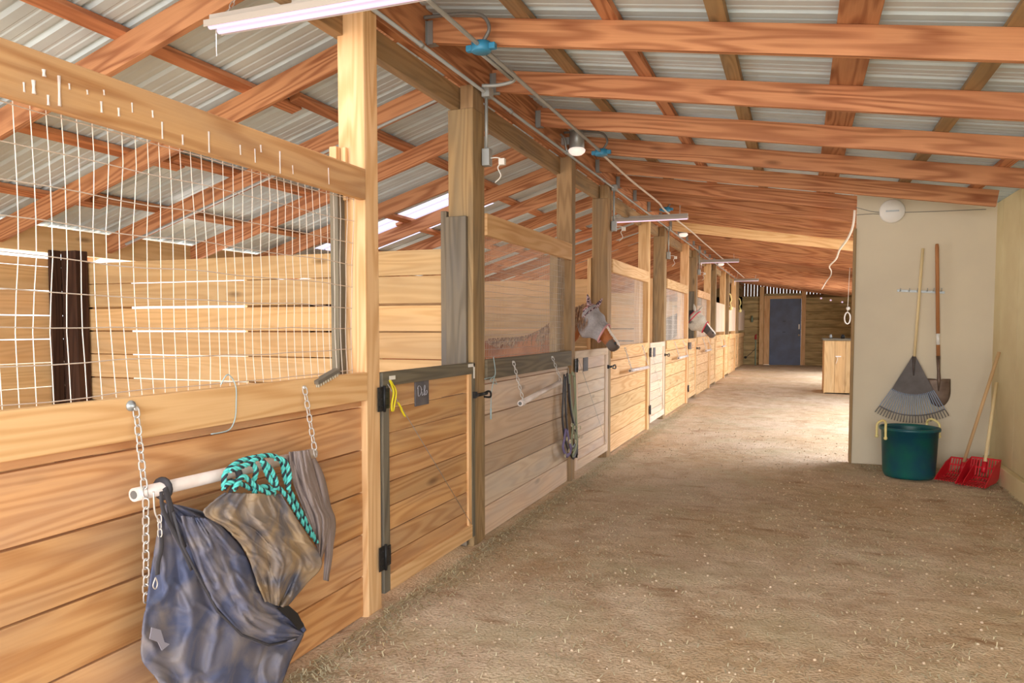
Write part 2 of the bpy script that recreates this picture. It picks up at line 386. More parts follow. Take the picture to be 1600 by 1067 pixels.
for i in range(2500):
    x = 1.72 - abs(rnd.gauss(0, .14)); straw(x, rnd.uniform(4.5, 8.4), rnd.uniform(.012, .04))
    x = rnd.uniform(.6, 1.7); straw(x, 8.45 - abs(rnd.gauss(0, .15)), rnd.uniform(.012, .04))
tag(mb.build('loose_straw', M['straw']), 'loose pale straw and hay stems scattered over the dirt floor', 'straw', kind='stuff')
# small clods
mb = MB()
for i in range(1500):
    y = 2 + 9 * rnd.random() ** 1.5; x = rnd.uniform(-1.85, 1.65); r = rnd.uniform(.003, .010)
    mb.ball((x, y, fz(x, y) + r * .3), r, 6, (1, rnd.uniform(.6, 1.3), .7))
tag(mb.build('dirt_crumbs', M['floor']), 'small dirt crumbs and wood chips on the aisle floor', 'dirt', kind='stuff')

# corrugated roof: ribs run down the slope
def roof(x0, x1, zf, y0, y1, name, m, label):
    pr = []; y = y0; per = .2286
    while y < y1:
        for dy, h in ((0, 0), (.055, 0), (.062, .004), (.075, .004), (.082, 0), (.125, 0), (.132, .004), (.145, .004), (.152, 0), (.182, 0), (.194, .019), (.214, .019)):
            if y + dy <= y1: pr.append((y + dy, h))
        y += per
    pr.append((y1, 0)); mb = MB(); P = []
    for k in range(9):
        x = x0 + (x1 - x0) * k / 8; P.append([Vector((x, yy, zf(x) + .045 + h)) for yy, h in pr])
    mb.grid(P, smooth=False)
    return struct(mb, name, m, label)
SKY = (7.40, 8.40)
roof(-6.0, -2.02, ztl, -2.5, SKY[0], 'ceiling', M['metal'], 'ribbed galvanised metal roof over the near stalls')
roof(-6.0, -2.02, ztl, SKY[1], 30.2, 'ceiling', M['metal'], 'ribbed galvanised metal roof over the far stalls')
roof(-6.0, -5.25, ztl, SKY[0], SKY[1], 'ceiling', M['metal'], 'metal roof sheet below the translucent panel')
roof(-3.42, -2.02, ztl, SKY[0], SKY[1], 'ceiling', M['metal'], 'metal roof sheet above the translucent panel')
roof(-5.25, -3.42, ztl, SKY[0], SKY[1], 'window_1', M['skylight'], 'translucent ribbed roof panel over the stalls')
roof(-2.04, 2.1, ztr, -2.5, 30.2, 'ceiling', M['metal'], 'ribbed galvanised metal roof over the aisle')

# walls
XB = -5.56
def planks_y(mb, x, y0, y1, z0, z1, hgt, th, gap=.006, seg=3.7):
    """horizontal planks on a wall of constant x"""
    z = z0
    while z < z1 - .03:
        h = min(hgt * rnd.uniform(.97, 1.03), z1 - z); y = y0
        while y < y1 - .01:
            e = min(y + seg, y1); mb.box((x - th / 2 + rnd.uniform(-.002, .002), y + .002, z), (x + th / 2, e - .002, z + h - gap * rnd.uniform(.4, 1.6))); y = e
        z += h
def planks_x(mb, y, x0, x1, z0, z1, hgt, th, gap=.006, var=.03):
    z = z0
    while z < z1 - .03:
        h = min(hgt * rnd.uniform(1 - var, 1 + var), z1 - z); mb.box((x0, y - th / 2 + rnd.uniform(-.002, .002), z), (x1, y + th / 2, z + h - gap * rnd.uniform(.4, 1.6))); z += h
mb = MB()
planks_y(mb, XB, -2.5, .3, 0, 1.96, .19, .035); planks_y(mb, XB, 2.1, 4.7, 0, 1.96, .19, .035)
for k in range(6):
    y = 5.0 + 3.7 * k; planks_y(mb, XB, y - .35 if k == 0 else y - 1.0, y + .1, 0, 1.96, .19, .035); planks_y(mb, XB, y + 1.6, y + 2.8, 0, 1.96, .19, .035)
planks_y(mb, XB, 26.5, 30.0, 0, 1.96, .19, .035)
mb.box((XB - .03, -2.5, 2.0), (XB + .03, 30, 2.20))
struct(mb, 'wall_left', W['stall'], 'plank wall behind the stalls')
# right wall, siding panels with grooves
mb = MB()
y = 1.0
ws = [1.22] * 6 + [.6]
while y < 8.6:
    e = min(y + .61, 8.62); mb.box((1.76, y + .003, .0), (1.86, e - .003, 2.61)); y = e
struct(mb, 'wall_right', M['siding'], 'cream painted siding wall on the right')
mb = MB(); mb.box((1.70, 1.5, -.02), (1.758, 8.53, .16)); struct(mb, 'baseboard_right', M['siding'], 'painted kick board along the right wall', .006)
mb = MB(); mb.box((1.62, 6.25, -.02), (1.698, 6.42, .20)); struct(mb, 'trim_1', M['siding'], 'short painted block end at the right kick board', .006)
mb = MB(); mb.box((.525, 8.56, 0), (1.86, 8.66, 2.80)); struct(mb, 'wall_back', M['stucco'], 'cream painted end wall that carries the rake and shovel')
mb = MB(); mb.box((.500, 8.545, 0), (.524, 8.68, 2.42)); struct(mb, 'trim_3', W['brown'], 'weathered trim strip on the free edge of the cream wall', .004)
mb = MB(); planks_y(mb, 1.80, 16.2, 19.8, 0, 2.5, .2, .04); planks_y(mb, 1.80, 25.0, 30, 0, 2.5, .2, .04); mb.box((1.78, 8.66, 2.30), (1.84, 30, 2.50))
struct(mb, 'wall_side', W['old'], 'weathered plank wall beyond the side doorway')
# end wall
mb = MB()
def endrow(x0, x1, z0, z1):
    z = z0
    while z < z1 - .04:
        h = min(.29, z1 - z); mb.box((x0, YEND, z), (x1, YEND + .04, z + h - .014), tint=(1.15, 1.15, 1.1, 1)); mb.box((x0, YEND + .045, z), (x1, YEND + .06, z + h + .001), tint=(.3, .25, .2, 1)); z += h
endrow(-5.5, -1.26, -.05, 2.55); endrow(.18, 1.8, -.05, 2.49); mb.box((.18, YEND + .05, 2.45), (1.8, YEND + .06, 2.60), tint=(.5, .4, .3, 1))
x = -5.5
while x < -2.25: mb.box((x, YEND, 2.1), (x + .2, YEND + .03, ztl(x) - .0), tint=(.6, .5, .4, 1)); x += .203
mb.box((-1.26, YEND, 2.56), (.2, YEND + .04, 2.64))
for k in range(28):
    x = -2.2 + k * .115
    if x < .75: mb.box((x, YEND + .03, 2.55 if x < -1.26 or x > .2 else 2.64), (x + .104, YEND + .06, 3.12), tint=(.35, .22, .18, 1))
struct(mb, 'wall_far', W['old'], 'weathered horizontal plank wall at the far end')
mb = MB()
mb.box((-1.26, YEND - .06, 0), (-1.06, YEND + .02, 2.56)); mb.box((.035, YEND - .06, 0), (.19, YEND + .02, 2.9)); mb.box((-1.06, YEND - .05, 2.44), (.035, YEND + .02, 2.56))
mb.box((-1.42, YEND - .12, 0), (-1.27, YEND - .01, 2.9))
struct(mb, 'trim_4', W['pine'], 'pale wooden frame around the blue door', .005)
mb = MB(); mb.box((-1.059, YEND - .03, -.02), (.034, YEND + .015, 2.439)); dr = struct(mb, 'door_1', M['door'], 'dark blue steel door at the far end', .004)
mb = MB(); mb.ball((-.03, YEND - .07, 1.10), .035, 12); mb.tube([(-.03, YEND - .03, 1.10), (-.03, YEND - .07, 1.10)], .015); mb.build('door_knob', M['brass'], dr)
mb = MB(); mb.box((-.055, YEND - .045, 1.32), (-.01, YEND - .031, 1.50)); mb.build('lock_plate', M['white'], dr)
mb = MB()
for z in (1.2, 1.6): mb.box((-.6, YEND - .04, z), (-.5, YEND - .031, z + .02))
mb.build('mail_slot', M['black'], dr)

# ================================================================ ROOF TIMBER
RY = [3.92 + .945 * k for k in range(-2, 28)]
for i, y in enumerate(RY):
    if y > YEND: break
    if y > 2.5:
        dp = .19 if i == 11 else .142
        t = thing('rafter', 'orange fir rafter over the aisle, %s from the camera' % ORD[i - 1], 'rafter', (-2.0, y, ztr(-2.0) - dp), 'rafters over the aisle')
        x1 = 1.58; mb = MB()
        mb.beam((-1.995, y, ztr(-1.995) - dp / 2), (x1, y, ztr(x1) - dp / 2), .040, dp, tint=(1.25, 1.3, 1.35, 1) if i == 11 else tn(.14))  # one deeper board drawn paler: light from the side doorway put into its tint
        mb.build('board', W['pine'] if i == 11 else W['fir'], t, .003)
        if y < 20:
            mb = MB(); z0 = ztr(-1.99) - dp
            for s_ in (-1, 1): mb.box((-1.994, y + s_ * .024 - .001, z0 - .012), (-1.955, y + s_ * .024 + .001, z0 + dp * .82))
            mb.box((-1.994, y - .04, z0 - .01), (-1.990, y + .04, z0 + dp * .8)); mb.box((-1.994, y - .024, z0 - .014), (-1.94, y + .024, z0 - .011))
            mb.build('joist_hanger', M['steel'], t)
    dp = .142; j = i + 1
    mb = MB(); x0 = -5.85; x1 = -2.06
    mb.beam((x0, y, ztl(x0) - dp / 2), (x1, y, ztl(x1) - dp / 2), .040, dp, tint=tn(.14))
    tag(mb.build('rafter', W['fir'], None, .003), 'orange fir rafter sloping down over the stalls, %s from the camera' % ORD[i], 'rafter', 'rafters over the stalls')
for k, (xc, wd) in enumerate(((-1.42, .088), (-.94, .088), (-.40, .088), (.225, .18), (.86, .088), (1.42, .088))):
    mb = MB(); z = ztr(xc) + .02; y = 2.2
    while y < YEND:
        e = min(y + 4.9, YEND); mb.beam((xc, y + .004, z), (xc, e, z), wd, .036, up=(.157, 0, 1)); y = e
    tag(mb.build('purlin', W['brown'] if k % 2 == 0 else W['fir'], None, .003), 'purlin board under the aisle roof, %s from the ridge%s' % (ORD[k], ', the widest' if k == 3 else ''), 'purlin', 'purlins over the aisle')
for k, (xc, nm) in enumerate(((-3.25, 'uppermost'), (-4.28, 'middle'), (-5.05, 'lowest'))):
    mb = MB(); z = ztl(xc) + .02; y = 1.0; q = 0
    while y < YEND:
        e = min(y + 3.4, YEND); dx = .10 if q % 2 else 0
        mb.beam((xc + dx, y - .15, ztl(xc + dx) + .02), (xc + dx, e, ztl(xc + dx) + .02), .088, .036, up=(-.305, 0, 1)); y = e; q += 1
    tag(mb.build('purlin', W['fir'], None, .003), '%s purlin board under the stall roof' % nm, 'purlin', 'purlins over the stalls')
# ridge header and lower beam
mb = MB(); mb.box((-2.05, .5, 2.945), (-1.998, YEND, 3.24)); tag(mb.build('ridge_header', W['fir'], None, .004), 'deep orange header board on the posts that carries the rafter hangers', 'beam')
mb = MB()
a = .4
for b in (3.15, 6.85, 10.5, 14.2, 17.9, 21.6, 25.3, 29.8): mb.box((-2.115, a, 2.80), (-2.055, b, 2.94)); a = b + .002
tag(mb.build('tie_beam', W['brown'], None, .004), 'long brown tie beam running below the ridge header', 'beam')

# ================================================================ STALL POSTS
def post(y0, y1, x0, x1, m, label, z1=2.96):
    mb = MB(); mb.box((x0, y0, -.03), (x1, y1, z1), long=2, tint=tn(.08)); return tag(mb.build('post', m, None, .006), label, 'post')
for k, y in enumerate(HINGE):
    post(y - .05, y + .075, -2.09, -1.945, W['pine'] if k != 1 else W['brown'], ('tan brown' if k == 1 else 'light pine') + ' post on the hinge side of the %s stall door from the camera' % ORD[k])
for k, y in enumerate(LATCH):
    t = thing('post', 'thick brown post on the latch side of the %s stall door from the camera' % ORD[k], 'post', (-2.02, y, 0))
    mb = MB(); mb.box((-2.13, y - .17, -.03), (-1.955, y + .02, 2.80), long=2, tint=tn(.08)); mb.box((-2.05, y - .16, 2.80), (-1.958, y + .015, 2.95), long=2); mb.build('timber', W['brown'], t, .006)
    mb = MB(); mb.box((-2.175, y - .19, .0), (-2.134, y + .0, 2.16), long=2)
    if k in (0, 3): mb.box((-2.132, y - .205, .0), (-1.99, y - .172, 2.12), long=2)
    mb.build('side_board', W['grey'] if k in (0, 3) else W['pine'], t, .004)

# partitions between stalls
for k, y in enumerate(LATCH):
    t = thing('stall_partition', 'plank partition with light slits meeting the %s brown latch post' % ORD[k], 'wall', (-3.8, y, 0), 'partitions between stalls')
    mb = MB(); planks_x(mb, y - .08, XB + .03, -2.18, .08, 1.95, .187, .026, .013, 0); mb.build('planks', W['stall'], t, .002)
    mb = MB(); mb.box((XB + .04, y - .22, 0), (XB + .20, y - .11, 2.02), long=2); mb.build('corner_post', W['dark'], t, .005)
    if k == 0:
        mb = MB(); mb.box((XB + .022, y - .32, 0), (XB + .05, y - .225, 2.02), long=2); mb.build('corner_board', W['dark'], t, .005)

# ================================================================ STALL FRONTS
def wire_panel(t, y0, y1, z0, z1, dy, dz, r, x=-2.015, wob=.006):
    mb = MB(); n = int((y1 - y0) / dy)
    for i in range(n + 1):
        y = y0 + i * dy; pts = []
        for k in range(9):
            z = z0 + (z1 - z0) * k / 8; v = Vector((y * 3, z * 3, 1))
            pts.append((x + noise.noise(v) * wob * 2, y + noise.noise(v + Vector((5, 0, 0))) * wob, z))
        mb.tube(pts, r, 4, caps=False)
    m = int((z1 - z0) / dz)
    for i in range(m + 1):
        z = z0 + i * dz + .02; pts = []; nn = max(6, int((y1 - y0) / .12))
        for k in range(nn + 1):
            y = y0 + (y1 - y0) * k / nn; v = Vector((y * 3, z * 3, 1))
            pts.append((x + .003 + noise.noise(v) * wob * 2, y, z + noise.noise(v + Vector((0, 5, 0))) * wob))
        mb.tube(pts, r, 4, caps=False)
    return mb.build('wire_mesh', M['wire'], t)
PANELS = [(.2, HINGE[0] - .052)] + [(LATCH[k] + .022, HINGE[k + 1] - .052) for k in range(6)] + [(LATCH[6] + .022, 29.7)]
desc = ['light plank stall front with wide wire grille nearest the camera', 'pale plank stall front with grey top rail and fine wire grille behind the first door',
        'cream plank stall front with grille beside the masked chestnut horse', 'narrow cream plank stall front with grille before the red trimmed horse', 'light plank stall front just beyond the red trimmed horse',
        'far plank stall front beyond the fifth stall door', 'far plank stall front with upper boards beyond the sixth stall door', 'last plank stall front touching the far wall']
for k, (a, b) in enumerate(PANELS):
    t = thing('stall_front', desc[k], 'stall wall', ((XF - .03), (a + b) / 2, 0), 'stall fronts along the aisle')
    pm = W['plank'] if k == 0 else W['pale'] if k in (1,) else W['pine']
    mb = MB(); z = .0; hs = [.2, .208, .207, .207, .21, .135]
    for i, h in enumerate(hs):
        tint = None
        if k == 1 and i == 2: tint = (.72, .68, .62, 1)
        if k == 1 and i == 3: tint = (.85, .82, .78, 1)
        if k == 0: tint = tn(.2, .08)
        mb.box((XF - .05, a, z + .003), (XF - .015 + rnd.uniform(-.002, .002), b, z + h - .004), tint=tint); z += h
    mb.build('planks', pm, t, .003)
    mb = MB(); mb.box((XF - .013, a, 1.065), (XF + .022, b + (.0 if k else .0), 1.20), tint=(1.0, .97, .92, 1)); mb.build('top_rail', W['pine'] if k == 0 else W['grey'] if k == 1 else W['pine'], t, .004)
    if k < 5:
        mb = MB(); mb.box((XF - .014, a, 2.02), (XF + .022, b, 2.165)); mb.build('grille_beam', W['pine'] if k else W['plank'], t, .004)
        if k == 0:
            mb = MB()
            for u_, v_, l_, w_ in ((52, 125, 22, 3), (68, 108, 12, 3), (92, 118, 48, 2.5), (75, 148, 30, 2), (37, 128, 16, 1.5), (108, 130, 10, 1.5), (158, 158, 18, 2), (185, 168, 14, 2), (162, 140, 9, 1.5), (253, 190, 34, 1.6), (285, 210, 26, 1.8), (326, 205, 38, 1.8), (375, 226, 16, 1.5), (398, 232, 22, 1.5), (407, 226, 12, 2), (437, 236, 44, 1.8), (457, 258, 14, 1.4), (513, 262, 26, 1.4), (238, 172, 12, 1.6), (206, 160, 16, 1.4), (136, 140, 8, 1.6)):
                p_, q_ = at(u_, v_, 0, XF + .0226), at(u_ + 1, v_ + l_, 0, XF + .0226); p_.z = min(p_.z, 2.16); q_.z = max(q_.z, 2.025); w2 = w_ * .0022
                mb.tube([p_ + Vector((0, 0, -.001)), p_.lerp(q_, .5), q_], [w2 * .9, w2 * .6, w2 * .9], 6)
            mb.build('white_drips', M['pvc'], t)['kind'] = 'stuff'
        if k == 0: wire_panel(t, a, b, 1.19, 2.04, .0508, .1016, .0017, wob=.012)
        else: wire_panel(t, a, b, 1.19, 2.04, .028 if k < 3 else .04, .05 if k < 3 else .08, .0011 if k < 3 else .0014, wob=.004)
        mb = MB(); mb.box((-2.09 if k == 0 else -2.12, b - (.075 if k == 0 else .10), 1.12), (-2.045, b - .015, 2.10), long=2)
        if k == 0: m3 = MB(); m3.box((-2.10, b - .06, 2.02), (-2.06, b - .006, 2.27), long=2); m3.box((-2.056, b - .03, 2.02), (-2.03, b - .006, 2.27), long=2); m3.build('cleat', W['pine'], t, .004)
        mb.build('grille_stud', W['grey'] if k == 0 else W['brown'] if k == 1 else W['pine'], t, .004)
    else:
        mb = MB(); y = a
        while y < b - .05:
            e = min(y + .3, b); mb.box((XF - .03, y + .002, 1.28), (XF + .01, e - .002, 2.02), long=2); y = e
        mb.build('upper_boards', W['pale'], t, .003)
# cleat boards where the near beam meets the first post
# ================================================================ STALL DOORS
def chain_mesh(mb, p, q, lk=.034, r=.0028, wd=.009):
    p = Vector(p); q = Vector(q); d = q - p; n = max(2, int(d.length / (lk * .8))); d = d / n; ax = d.normalized()
    s0 = ax.cross(Vector((1, 0, 0))); s0 = s0.normalized() if s0.length > .1 else Vector((0, 1, 0)); s1 = ax.cross(s0)
    for i in range(n):
        c = p + d * (i + .5); sd = (s0 if i % 2 else (s0 * .45 + s1 * .9).normalized()); L = lk / 2
        pts = [c + ax * (L * math.copysign(abs(math.cos(t)) ** .6, math.cos(t))) + sd * (wd * math.copysign(abs(math.sin(t)) ** .8, math.sin(t))) for t in [2 * PI * j / 10 for j in range(10)]]
        mb.tube(pts, r, 5, closed=True)
DD = ['grey framed plank stall door with a name slate and yellow ribbon, nearest the camera', 'pale pink plank stall door under the masked chestnut horse', 'pale stall door with a narrow slate between the two horses',
      'narrow pine stall door under the red trimmed horse', 'fifth stall door down the aisle', 'sixth stall door down the aisle', 'stall door farthest from the camera']
for k in range(7):
    y0 = HINGE[k] + .085; y1 = LATCH[k] - .19; det = k < 4
    t = thing('stall_door', DD[k], 'door', (XF, (y0 + y1) / 2, 0), 'stall doors')
    pm = W['plank'] if k == 0 else W['pale'] if k in (1, 2) else W['pine']
    z0, z1 = .07, 1.19; sw = .06; xa, xb = XF - .02, XF + .025
    mb = MB(); n = 8; z = z0 + .05
    for i in range(n):
        h = (z1 - .06 - z0 - .05) / n; mb.box((XF - .012, y0 + .03, z + .002), (XF + .006, y1 - .03, z + h - .003), tint=tn(.10, .05)); z += h
    mb.build('boards', pm, t, .002)
    fm = W['grey'] if k == 0 else pm
    for nm, a, b, m_ in (('hinge_stile', (xa, y0, z0), (xb, y0 + sw, z1 - .07), fm), ('latch_stile', (xa, y1 - .045, z0), (xb, y1, z1 - .07), fm), ('top_rail', (xa, y0, z1 - .07), (xb, y1, z1), fm), ('bottom_rail', (xa, y0 + sw, z0), (xb, y1 - .045, z0 + .085), W['pine'] if k == 0 else pm), ('inner_stile', (xa, y1 - .09, z0 + .085), (xb - .004, y1 - .046, z1 - .07), W['pine'] if k == 0 else pm)):
        mb = MB(); mb.box(a, b); mb.build(nm, m_, t, .003)
    if det:
        for z in (1.06, .26):
            mb = MB(); mb.box((xb + .001, y0 - .055, z - .06), (xb + .006, y0 - .008, z + .06)); mb.box((xb + .001, y0 + .008, z - .05), (xb + .006, y0 + .055, z + .05)); mb.tube([(xb + .008, y0, z - .065), (xb + .008, y0, z + .065)], .008, 8)
            for dy in (-.04, -.02, .02, .04):
                for dz in (-.035, 0, .035): mb.ball((xb + .006, y0 + dy, z + dz), .004, 6)
            mb.build('hinge', M['black'], t)
        mb = MB(); mb.tube([(xb + .03, y1 - .03, .985), (xb + .03, y1 + .12, .985)], .011, 8); mb.tube(smooth_path([(xb + .03, y1 + .06, .985), (xb + .05, y1 + .1, 1.0), (xb + .05, y1 + .14, .985), (xb + .05, y1 + .13, .96), (xb + .03, y1 + .08, .965)], 5), .007, 6)
        mb.box((xb, y1 - .04, .965), (xb + .02, y1 - .01, 1.005)); mb.build('latch', M['black'], t)
        mb = MB(); ys_ = y0 + (.36 if k == 0 else .30); mb.box((xb - .018, ys_, .985), (xb - .010, ys_ + .16, 1.135)); sl = mb.build('name_slate', M['slate'], t, .002)
        if k == 0:
            mb = MB(); xx = xb - .008; oy = ys_ + .025; oz = 1.04
            for st in ([(0, .045), (.004, .0), (.03, .008), (.04, .03), (.03, .05), (.005, .055), (-.005, .04)], [(.045, .02), (.05, .0), (.06, .004)], [(.047, .032), (.049, .034)], [(.065, .002), (.085, .04), (.08, .055), (.072, .04), (.075, .0), (.085, .003)], [(.09, .02), (.085, .006), (.095, 0), (.108, .012), (.105, .024), (.092, .02)]):
                mb.tube(smooth_path([(xx, oy + a_, oz + b_) for a_, b_ in st], 4), .0012, 4)
            mb.build('chalk_name', M['chalk'], sl)
        mb = MB(); mb.tube([(xb + .004, y0 + .04, 1.13), (xb + .004, y1 - .08, .17)], .0016, 5); bc = mb.build('brace_cable', M['steel'], t)
        if k == 0:
            mb = MB(); 
            for dy, dz in ((.03, 0), (.055, -.01)):
                mb.tube(smooth_path([(xb + .012, y0 + .035 + dy * .3, 1.15), (xb + .016, y0 + .045 + dy, 1.09), (xb + .014, y0 + .03 + dy, 1.03 + dz), (xb + .012, y0 + .05 + dy * .5, .99)], 5), .006, 6, flat=(1, .35))
            mb.tube(smooth_path([(xb + .01, y0 + .13, 1.03), (xb + .014, y0 + .155, 1.00), (xb + .01, y0 + .17, .985), (xb + .012, y0 + .20, .95)], 4), .008, 6, flat=(1, .5))
            mb.build('ribbon', M['yellow'], t)
            mb = MB()
            mb.box((xb + .001, y1 - .11, 1.165), (xb + .003, y1 - .01, 1.185)); mb.box((xb + .001, y1 - .03, 1.09), (xb + .003, y1 - .01, 1.185))
            mb.box((xb + .001, y0 + .06, 1.15), (xb + .003, y0 + .12, 1.17)); mb.build('corner_bracket', M['white'], t)

# ================================================================ BLANKET BARS
def bar(y0, y1, z0, z1, label, k):
    x = -1.86
    t = thing('blanket_bar', label, 'blanket bar', (x, (y0 + y1) / 2, min(z0, z1)), 'pipe bars hanging from chains')
    mb = MB(); mb.tube([(x, y0, z0), (x, y1, z1)], .021, 16); pp = mb.build('pipe', M['pvc'], t)
    mb = MB()
    for y, z, s_ in ((y0, z0, -1), (y1, z1, 1)): mb.tube([(x, y + s_ * .0005, z), (x, y + s_ * .002, z)], .013, 12)
    mb.build('pipe_opening', M['cap'], pp)
    for y, z in ((y0 + .02, z0), (y1 - .02, z1)):
        mb = MB(); yt = y + (.03 if k == 0 else -.0); chain_mesh(mb, (XF + .03, yt + .03, 1.165), (x + .024, y, z - .01), .034 if k < 2 else .05, .0028)
        mb.tube([(XF + .015, yt + .03, 1.165), (XF + .034, yt + .03, 1.165)], .008, 8)
        mb.build('chain', M['chain'], t)
    return t
bt = bar(1.70, 2.60, .915, .90, 'white pipe bar on chains with blankets over it, nearest the camera', 0)
mb = MB(); chain_mesh(mb, at(228, 780, 0, -1.83), at(228, 940, 0, -1.87)); mb.build('chain', M['chain'], bt)
mb = MB(); mb.lathe([(0.001, .018), (.006, .016), (.008, .008), (.016, .006), (.017, .0)], at(204, 634, 0, -1.937), 14, 'x'); mb.build('washer', M['steel'], bt)
bar(5.06, 6.02, .87, .955, 'empty white pipe bar tilted on two chains under the grey top rail', 1)
bar(8.80, 9.90, .90, .885, 'empty white pipe bar on the stall front after the chestnut horse', 2)
bar(12.6, 13.6, .90, .90, 'empty white pipe bar on the stall front before the red trimmed horse', 3)
bar(16.5, 17.4, .90, .90, 'empty white pipe bar just beyond the red trimmed horse', 4)
bar(20.1, 21.0, .90, .90, 'small distant white pipe bar, farthest down the stall row', 5)

# ================================================================ BLANKETS ON THE FIRST BAR
def resamp(px, n):
    L = [0]
    for i in range(1, len(px)): L.append(L[-1] + math.dist(px[i], px[i - 1]))
    out = []
    for k in range(n):
        t = L[-1] * k / (n - 1); i = 1
        while i < len(px) - 1 and L[i] < t: i += 1
        f = (t - L[i - 1]) / max(1e-6, L[i] - L[i - 1]); out.append((px[i - 1][0] + (px[i][0] - px[i - 1][0]) * f, px[i - 1][1] + (px[i][1] - px[i - 1][1]) * f))
    return out
def sheet(lp, rp, x0, folds, amp, seed, a=110, b=80, bulge=.03, name='cloth', m=None, parent=None, th=.006, crease=.016):
    A = smooth_path([(0, *p) for p in lp], 6); B = smooth_path([(0, *p) for p in rp], 6)
    A = resamp([(p.y, p.z) for p in A], a); B = resamp([(p.y, p.z) for p in B], a); mb = MB(); P = []
    for i in range(a):
        t = i / (a - 1); row = []
        for j in range(b):
            s_ = j / (b - 1); u = A[i][0] + (B[i][0] - A[i][0]) * s_; v = A[i][1] + (B[i][1] - A[i][1]) * s_
            n1 = noise.noise(Vector((s_ * 3, t * 1.6, seed))); n2 = noise.noise(Vector((s_ * 9, t * 5, seed + 3)))
            x = x0 + bulge * math.sin(PI * s_) * math.sin(PI * min(1, t * .9 + .1)) + amp * (math.sin(s_ * folds * 6.28 + n1 * 5 + t * 2) * (.35 + .65 * t) * .6 + n1 * 1.2 + n2 * .5)
            c1 = noise.noise(Vector((s_ * 2.2 + t * 1.5, t * 3.2 - s_ * 2.0, seed + 7))); c2 = noise.noise(Vector((s_ * 5 - t * 2, t * 6, seed + 9)))
            x += crease * ((1 - min(1, abs(c1) * 5)) ** 2 + .5 * (1 - min(1, abs(c2) * 5)) ** 2)
            x = max(x, -1.925)
            q = at(u, v, 0, x); row.append(q)
        P.append(row)
    mb.grid(P); o = mb.build(name, m, parent)
    sd = o.modifiers.new('thick', 'SOLIDIFY'); sd.thickness = th; sd.offset = 0
    return o
t = thing('horse_blanket', 'large dusty navy canvas horse blanket hanging from the first white bar', 'blanket', (-1.85, 1.95, .25))
sheet([(256, 786), (248, 825), (240, 870), (231, 930), (223, 985), (222, 1030), (248, 1066), (258, 1110)], [(278, 790), (330, 806), (372, 845), (392, 895), (410, 935), (474, 975), (452, 1035), (425, 1110)], -1.85, 3.2, .022, 1, name='cloth', m=M['navy'], parent=t)
sheet([(284, 806), (298, 858), (322, 915), (350, 962), (392, 1000), (430, 1008), (462, 998)], [(334, 812), (378, 858), (400, 905), (418, 938), (445, 950), (465, 965), (478, 985)], -1.80, 1.6, .014, 21, name='belly_flap', m=M['navy'], parent=t, a=70, b=40, bulge=.035)
mb = MB(); mb.prism([at(u, v, 0, -1.765) for u, v in [(432, 950), (450, 946), (464, 958), (474, 978), (466, 984), (452, 968)]], (.004, 0, 0)); mb.build('opening_shade', M['black'], t)  # black sheet stands in for the shade inside the fold
mb = MB()
mb.tube([at(u, v, 0, -1.785) for u, v in [(270, 800), (284, 850), (312, 905), (340, 955), (378, 992), (420, 1008), (463, 999)]], .0045, 6)
mb.tube([at(u, v, 0, -1.805) for u, v in [(390, 905), (414, 942), (440, 950), (462, 966), (476, 985), (458, 992)]], .0045, 6)
mb.build('piping', M['strap'], t)
mb = MB()
sp = lambda L, x=-1.80: smooth_path([at(u, v, 0, x) for u, v in L], 5)
mb.tube(sp([(258, 762), (266, 790), (274, 825), (288, 856)], -1.80), .011, 8, flat=(1, .3))
mb.tube(sp([(252, 768), (256, 800), (282, 850), (300, 890)], -1.79), .008, 8, flat=(1, .3))
mb.tube([at(262, 763, 0, -1.835) + Vector((.028 * math.cos(q), 0, .028 * math.sin(q))) + Vector((-.02, 0, -.002)) for q in [2 * PI * j / 14 for j in range(14)]], .010, 6, closed=True)
mb.build('strap', M['strap'], t)
mb = MB(); mb.tube(sp([(240, 768), (242, 800), (250, 815)], -1.80), .003, 6); chain_mesh(mb, at(249, 805, 0, -1.80), at(250, 838, 0, -1.80), .025, .002, .006); mb.tube(sp([(243, 902), (246, 912), (243, 920), (239, 915), (243, 902)], -1.80), .002, 6)
mb.build('snap_hook', M['chain'], t)
mb = MB(); mb.tube(sp([(252, 835), (252, 858), (247, 880), (246, 898)], -1.80), .009, 8, flat=(1, .3)); mb.build('leg_strap', M['strap'], t)
mb = MB(); mb.prism([at(u, v, 0, -1.795) for u, v in [(236, 980), (250, 984), (256, 1003), (264, 1006), (252, 1016), (246, 1003), (233, 998)]], (.003, 0, 0)); mb.build('patch', M['patch'], t)
t = thing('horse_blanket', 'brown dusted grey blanket folded over the middle of the first white bar', 'blanket', (-1.80, 2.2, .5))
sheet([(352, 770), (318, 800), (352, 824), (384, 862), (398, 900), (415, 940)], [(440, 772), (456, 800), (480, 838), (503, 880), (478, 912), (446, 950)], -1.79, 2.0, .028, 5, bulge=.035, crease=.012, m=M['dusty'], parent=t)
mb = MB(); mb.tube(smooth_path([at(u, v, 0, -1.80) for u, v in [(356, 778), (364, 760), (372, 745), (366, 732)]], 5), .009, 8, flat=(1, .35))
mb.tube([at(366, 742, 0, -1.86) + Vector((.027 * math.cos(q), 0, .027 * math.sin(q))) for q in [2 * PI * j / 14 for j in range(14)]], .009, 6, closed=True)
mb.build('strap', M['strap'], t)
t = thing('horse_blanket', 'plain pinkish grey blanket draped over the far end of the first white bar', 'blanket', (-1.84, 2.55, .6))
sheet([(452, 706), (456, 745), (476, 800), (490, 840), (498, 862)], [(482, 703), (493, 745), (506, 790), (516, 820), (500, 880)], -1.83, 1.4, .020, 11, m=M['greycloth'], parent=t, crease=.004)
